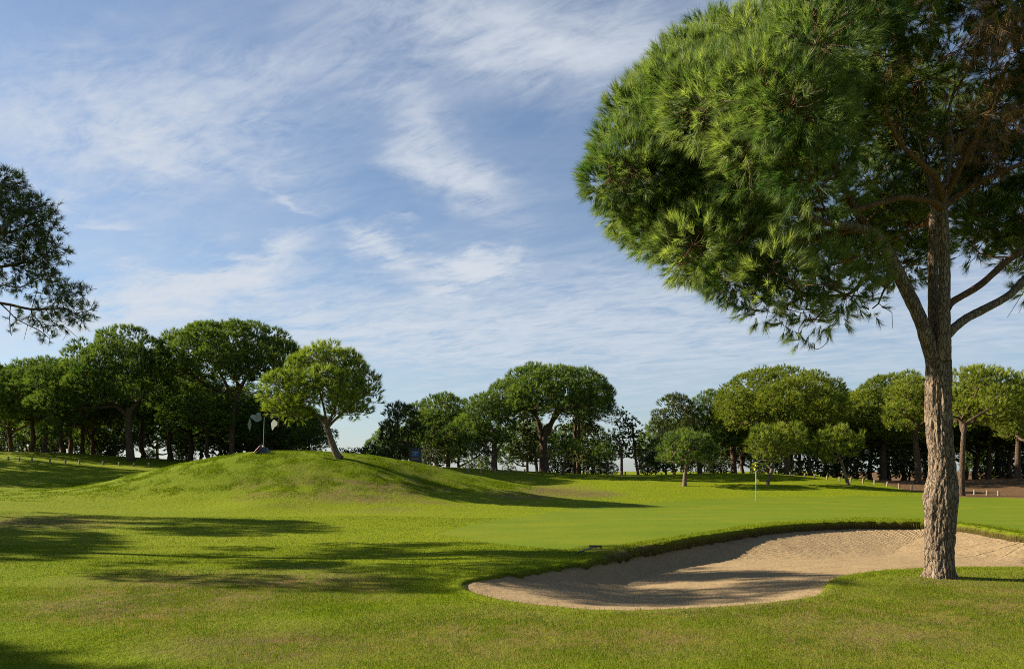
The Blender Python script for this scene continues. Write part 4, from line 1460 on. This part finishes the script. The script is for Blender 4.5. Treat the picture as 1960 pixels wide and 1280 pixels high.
m2.prism([(0, .14), (.07, .18), (.15, .07), (.20, -.08), (.14, -.11), (0, -.08)], (fw[0] + .012, 42, fz + .98), (1, -.2, 0), (0, 0, 1), .008)
m2.build('marker_pennant', M_YEL, fl)

# ------------------------------------------------------------------ kite-like mobile on the mound
my = 41.3
mw = P(503, 868, my)
mz = gz(mw[0], my)
U = my / F
mo = thing('garden_mobile', 'garden mobile with painted panels hanging from a thin pole on the mound', 'mobile', (mw[0], my, mz))
M_DK = simple('dark_base', (.03, .04, .05), .6)
M_RED = simple('red_board', (.33, .05, .035), .55)
M_STEEL = simple('thin_steel', (.18, .18, .17), .5, .1, 20, .6)
M_PW = simple('panel_white', (.80, .79, .74), .7, .04)
M_PB = simple('panel_blue', (.22, .27, .36), .7, .15, 6)
M_PY = simple('panel_leaf', (.17, .20, .13), .7, .12, 5)
M_PBR = simple('panel_brown', (.20, .12, .06), .7, .2, 6)
M_NAVY = simple('navy_spot', (.03, .04, .10), .7)
M_REDS = simple('red_spot', (.42, .07, .06), .7)


def W2(px, py):
    return P(px, py, my)


mb = MB()
b0, b1, b2, b3 = (W2(491, 869), W2(516, 869), W2(511, 862), W2(503, 858))
base_poly = []
mb.add([(W2(492, 0)[0], my - .3, mz - .05), (W2(517, 0)[0], my - .3, mz - .05), (W2(517, 0)[0], my + .3, mz - .05), (W2(492, 0)[0], my + .3, mz - .05),
        (W2(500, 0)[0], my - .12, mz + .32), (W2(511, 0)[0], my - .12, mz + .28), (W2(511, 0)[0], my + .12, mz + .28), (W2(500, 0)[0], my + .12, mz + .32)],
       [[3, 2, 1, 0], [4, 5, 6, 7], [0, 1, 5, 4], [1, 2, 6, 5], [2, 3, 7, 6], [3, 0, 4, 7]])
mb.build('base_block', M_DK, mo)
mb = MB()
ux = nrm(np.array([W2(503, 0)[0] - W2(491, 0)[0], 0, .36]))
mb.box((0, 0, 0), (.46, .16, .05), .01)
rb_ = mb.v[0]
cen_ = np.array([W2(496.5, 0)[0], my - .34, mz + .17])
vz = np.array([-ux[2], 0, ux[0]])
mb.v[0] = cen_ + rb_[:, :1] * ux + rb_[:, 1:2] * np.array([0, 1, 0]) + rb_[:, 2:] * vz
mb.build('red_board', M_RED, mo)
mb = MB()
mb.tube([W2(504, 862), W2(504.5, 840), W2(506, 797)], [.022, .016, .012], 8)
mb.build('pole', M_STEEL, mo)
mb = MB()
mb.tube([W2(503.6, 858), W2(504.2, 852)], [.05, .045], 10)
mb.build('collar', M_WHITE, mo)
mb = MB()
mb.tube([W2(478, 799), W2(490, 794), W2(506, 797), W2(520, 799), W2(535, 796)], .006, 6)
mb.build('crossbar', M_STEEL, mo)


def panel(nm, outline, mat, cx, cy, tilt=0.0):
    m3 = MB()
    c = W2(cx, cy)
    m3.prism([((a - cx) * U, (cy - b_) * U) for a, b_ in outline], c + np.array([0, -.05, 0]), (1, math.sin(tilt) * .4, 0), (0, 0, 1), .02)
    return m3.build(nm, mat, mo)


pb = panel('spotted_panel', [(480, 799), (481, 795), (485, 793), (489, 795), (491, 792), (495, 789), (499, 790), (499, 795), (501, 799), (500, 804), (495, 807), (490, 807), (487, 804), (484, 801)], M_PB, 490, 800, .3)
for (a, b_, mt, r) in [(484, 797, M_NAVY, .9), (488, 799, M_NAVY, .8), (493, 803, M_NAVY, .8), (497, 803, M_NAVY, .9), (498, 794, M_NAVY, .7), (495, 798, M_REDS, .9), (491, 800, M_REDS, 1.), (492, 795, M_NAVY, 1.1), (494, 795.5, M_REDS, .7), (488, 803, M_NAVY, .7)]:
    m3 = MB()
    m3.prism([(r * U * math.cos(t), r * U * math.sin(t)) for t in np.arange(8) * math.pi / 4], W2(a, b_) + np.array([0, -.068, 0]), (1, 0, 0), (0, 0, 1), .006)
    m3.build('painted_spot', mt, mo)
panel('leaf_panel', [(478, 800), (480, 803), (482, 811), (481, 818), (479, 825), (478, 822), (475, 817), (475, 811), (477, 805)], M_PY, 478, 812, -.4)
panel('white_panel', [(519, 809), (523, 804), (526, 802.5), (529, 806), (532, 806.5), (532, 813), (529, 816), (526, 817), (523, 822), (521, 823), (520, 818), (519, 813)], M_PW, 526, 812, -2.2)
panel('brown_strip', [(533, 797), (536, 797), (535, 806), (534.5, 815), (532, 820), (532.5, 808)], M_PBR, 534, 808, .2)

# ------------------------------------------------------------------ blue notice board and small bin at its side
ny_ = 56.0
nw = P(795, 886, ny_)
nz = gz(nw[0], ny_)
nb = thing('notice_board', 'dark framed notice board with a blue panel under the bushy pine', 'notice board', (nw[0], ny_, nz))
M_FRAME = simple('frame_dark', (.022, .026, .034), .5)
M_BLUE = simple('panel_deep_blue', (.020, .065, .17), .4, .2, 8)
M_PALE = simple('pale_mark', (.30, .36, .42), .6)
M_TAN = simple('tan_strip', (.16, .12, .08), .6, .3, 10)
UB = ny_ / F
top = EYE - (858 - HY) * UB
hgt = top - nz
mb = MB()
for sx_ in (-1, 1):
    mb2 = MB()
    mb2.box((nw[0] + sx_ * .385, ny_, nz + hgt / 2 - .1), (.08, .09, hgt + .2), .01)
    mb2.build('post', M_FRAME, nb)
mb.box((nw[0], ny_ + .01, nz + hgt * .52), (.685, .05, hgt * .9), .005)
mb.build('back_panel', M_FRAME, nb)
mb = MB()
mb.box((nw[0], ny_, top + .03), (.98, .16, .06), .015)
mb.build('cap_rail', M_FRAME, nb)
zc = EYE - (868 - HY) * UB
mb = MB()
mb.box((nw[0], ny_ - .03, zc), (.52, .03, .38), .004)
scr = mb.build('blue_panel', M_BLUE, nb)
for dx, dz_, w_, h_ in [(-.13, .10, .09, .05), (0, .12, .07, .07), (.13, .10, .09, .05), (0, -.03, .10, .05), (-.02, -.06, .05, .03)]:
    mb = MB()
    mb.box((nw[0] + dx, ny_ - .048, zc + dz_), (w_, .006, h_))
    mb.build('printed_mark', M_PALE, nb)
mb = MB()
mb.box((nw[0], ny_ - .03, zc - .36), (.56, .02, .10), .004)
mb.build('tan_strip', M_TAN, nb)
bw = P(762, 880, 56)
M_TEAL = simple('teal_paint', (.02, .12, .13), .5)
bz = gz(bw[0], 56)
bn = thing('litter_bin', 'small teal bin beside the notice board', 'bin', (bw[0], 56, bz))
mb = MB()
mb.tube([(bw[0], 56, bz - .02), (bw[0], 56, bz + .65), (bw[0], 56, bz + .72)], [.15, .17, .175], 14)
mb.build('bin_body', M_TEAL, bn, True)
mb = MB()
mb.tube([(bw[0], 56, bz + .72), (bw[0], 56, bz + .76), (bw[0], 56, bz + .80)], [.185, .17, .06], 14)
mb.build('lid', M_FRAME, bn, True)

# ------------------------------------------------------------------ bunker rake lying on the lip
p0 = hit(1108, 1062, 13.5)
p1 = hit(1138, 1053, 14.3)
rk0 = np.array([*p0, gz(*p0) + .05])
rk1 = np.array([*p1, gz(*p1) + .075])
ra = thing('bunker_rake', 'dark bunker rake lying on the grass lip above the bunker shade', 'rake', rk0)
M_RAKE = simple('rake_plastic', (.025, .025, .027), .45)
mb = MB()
mb.tube([rk0, rk1], [.013, .012], 10)
mb.build('handle', M_RAKE, ra, True)
hx = np.array([.125 * 1.0, -.03, 0.0])
hd = nrm(hx)
mb = MB()
c = rk1 + hd * .0 + np.array([0, 0, .01])
W_ = .19
mb.tube([c - hd * W_ * .55, c, c + hd * W_ * .45 * 1.6], [.012, .015, .012], 8)
for t in np.linspace(-.53, .70, 11):
    q = c + hd * W_ * t
    mb.tube([q, q + np.array([.0, -.015, -.075])], [.008, .004], 6)
mb.build('rake_head', M_RAKE, ra)
mb = MB()
mb.tube([rk0 - (rk1 - rk0) * .02, rk0 + (rk1 - rk0) * .35], [.017, .017], 10)
mb.build('grip', M_RAKE, ra, True)

# ------------------------------------------------------------------ light, sky, camera
ELEV, AZ = 27.0, 14.5
SUN_STR, SKY_STR, EXPO = 4.8, .05, 1.55
sd_ = np.array([-math.cos(R(AZ)) * math.cos(R(ELEV)), math.sin(R(AZ)) * math.cos(R(ELEV)), math.sin(R(ELEV))])
ld = bpy.data.lights.new('sun', 'SUN')
ld.energy = SUN_STR
ld.angle = R(.55)
ld.color = (1.0, .90, .74)
lo = bpy.data.objects.new('sun', ld)
COL.objects.link(lo)
lo.rotation_euler = Vector(sd_).to_track_quat('Z', 'Y').to_euler()
lo.location = (-30, 10, 30)

w = bpy.data.worlds.new('World')
S.world = w
w.use_nodes = True
w.node_tree.nodes.clear()
nt = NT(w.node_tree)
out = nt.n.new('ShaderNodeOutputWorld')
sky = nt.n.new('ShaderNodeTexSky')
sky.sky_type = 'NISHITA'
sky.sun_disc = False
sky.sun_elevation = R(ELEV)
sky.sun_rotation = R(-(90 - AZ))
sky.air_density = 1.0
sky.dust_density = .6
sky.ozone_density = 2.0
gen = nt.new('ShaderNodeTexCoord').outputs['Generated']
sep = nt.new('ShaderNodeSeparateXYZ', {0: gen})
dx, dy, dz = sep.outputs
az = nt.m('ARCTAN2', dx, dy)
el = nt.m('ARCSINE', dz)
# high cloud sheet: coordinates on a plane overhead
zz_ = nt.m('ADD', nt.m('MAXIMUM', dz, 0.0), .10)
qx, qy = nt.m('DIVIDE', dx, zz_), nt.m('DIVIDE', dy, zz_)
cv = nt.new('ShaderNodeCombineXYZ', {0: qx, 1: qy, 2: 0.0}).outputs[0]
wisp = nt.noise(nt.mapv(nt.mapv(cv, (1, 1, 1), (0, 0, R(30))), (1.1, 2.5, 1)), 1.7, 10, .64, 1.4)
fine = nt.noise(nt.mapv(nt.mapv(cv, (1, 1, 1), (0, 0, R(38))), (1.9, 5.5, 1)), 3.0, 10, .68, 1.2)
billow = nt.noise(nt.mapv(nt.mapv(cv, (1, 1, 1), (0, 0, R(20))), (1, 1.7, 1)), 3.6, 10, .66, .8)
wx = nt.m('MULTIPLY', nt.m('SUBTRACT', nt.noise(cv, 2.0, 6, .6), .5), .20)
wy = nt.m('MULTIPLY', nt.m('SUBTRACT', nt.noise(nt.mapv(cv, (1, 1, 1), (0, 0, 1.)), 2.4, 6, .6), .5), .14)
azw, elw = nt.m('ADD', az, wx), nt.m('ADD', el, wy)
PATCH = [(300, 240, 330, 120, 12, .55), (330, 292, 210, 40, -3, .45), (520, 130, 260, 60, 25, .20), (930, 55, 240, 75, -8, .75), (1050, 105, 150, 40, 8, .35), (740, 190, 110, 34, -5, .38), (825, 290, 60, 55, -40, .8), (870, 340, 70, 35, -15, .6),
         (945, 375, 100, 50, -20, .28), (400, 535, 130, 30, 12, 1.6), (500, 478, 100, 18, 20, .8), (250, 590, 190, 34, 14, .8), (735, 478, 70, 20, -18, 1.3), (890, 522, 70, 20, 8, 1.9), (862, 548, 40, 13, 15, 1.1),
         (1200, 630, 900, 110, 0, .6), (560, 655, 560, 60, 5, .55), (170, 415, 80, 14, 0, .6), (90, 370, 110, 12, -8, .35), (1300, 50, 260, 120, 0, .30), (535, 368, 40, 8, -10, .5), (60, 210, 200, 60, 15, .2), (760, 437, 40, 8, 0, .4)]
tot = None
for (cx, cy, rx, ry, an, st) in PATCH:
    a0 = math.atan((cx - CX) / F)
    sc = math.cos(a0)
    e0 = math.atan((HY - cy) / F * sc)
    ra_, re_ = rx / F * sc * sc, ry / F * sc
    da, de = nt.m('SUBTRACT', azw, a0), nt.m('SUBTRACT', elw, e0)
    c_, s_ = math.cos(R(an)), math.sin(R(an))
    u = nt.m('ADD', nt.m('MULTIPLY', da, c_ / ra_), nt.m('MULTIPLY', de, s_ / ra_))
    v_ = nt.m('ADD', nt.m('MULTIPLY', da, -s_ / re_), nt.m('MULTIPLY', de, c_ / re_))
    r2 = nt.m('ADD', nt.m('MULTIPLY', u, u), nt.m('MULTIPLY', v_, v_))
    g = nt.m('MULTIPLY', nt.m('EXPONENT', nt.m('MULTIPLY', r2, -1.0)), st)
    tot = g if tot is None else nt.m('ADD', tot, g)
tex = nt.m('ADD', nt.m('ADD', nt.m('MULTIPLY', nt.ramp(wisp, .38, .66), .55), nt.m('MULTIPLY', nt.ramp(fine, .40, .66), .5)), nt.m('MULTIPLY', nt.ramp(billow, .42, .64), .65))
dens = nt.m('MULTIPLY', tot, nt.m('ADD', .05, tex))
soft = nt.noise(nt.mapv(cv, (.8, 1.2, 1)), 1.1, 7, .58, .8)
veil = nt.m('ADD', .045, nt.m('MULTIPLY', nt.ramp(soft, .42, .74), .15))
veil = nt.m('ADD', veil, nt.m('MULTIPLY', nt.ramp(wisp, .45, .72), .07))
dens = nt.m('ADD', nt.m('MULTIPLY', dens, 1.3), veil)
hz_ = nt.m('MULTIPLY', nt.m('EXPONENT', nt.m('MULTIPLY', nt.m('MAXIMUM', dz, 0.0), -6.0)), .27)
dens = nt.m('ADD', dens, hz_)
dens = nt.m('SUBTRACT', 1.0, nt.m('EXPONENT', nt.m('MULTIPLY', dens, -1.3)))
skyc = nt.mix(1.0, sky.outputs[0], (.66, .76, .86), 'MULTIPLY')
CLOUD = (4.6, 4.95, 5.45)
col = nt.mix(dens, skyc, CLOUD)
bg = nt.new('ShaderNodeBackground', {'Color': col, 'Strength': SKY_STR})
nt.l.new(bg.outputs[0], out.inputs[0])

cd = bpy.data.cameras.new('camera')
cd.sensor_width = 36
cd.lens = 36 * F / 1960
cd.shift_y = 260 / 1960
cd.clip_end = 9000
cd.clip_start = .1
co = bpy.data.objects.new('camera', cd)
COL.objects.link(co)
co.location = (0, 0, EYE)
co.rotation_euler = (R(90), 0, 0)
S.camera = co

S.view_settings.view_transform = 'Standard'
S.view_settings.look = 'None'
S.view_settings.exposure = EXPO
S.view_settings.gamma = 1
S.cycles.max_bounces = 6
S.cycles.diffuse_bounces = 3
S.cycles.glossy_bounces = 2
S.cycles.transmission_bounces = 3
S.cycles.use_denoising = False
S.cycles.filter_width = 1.0
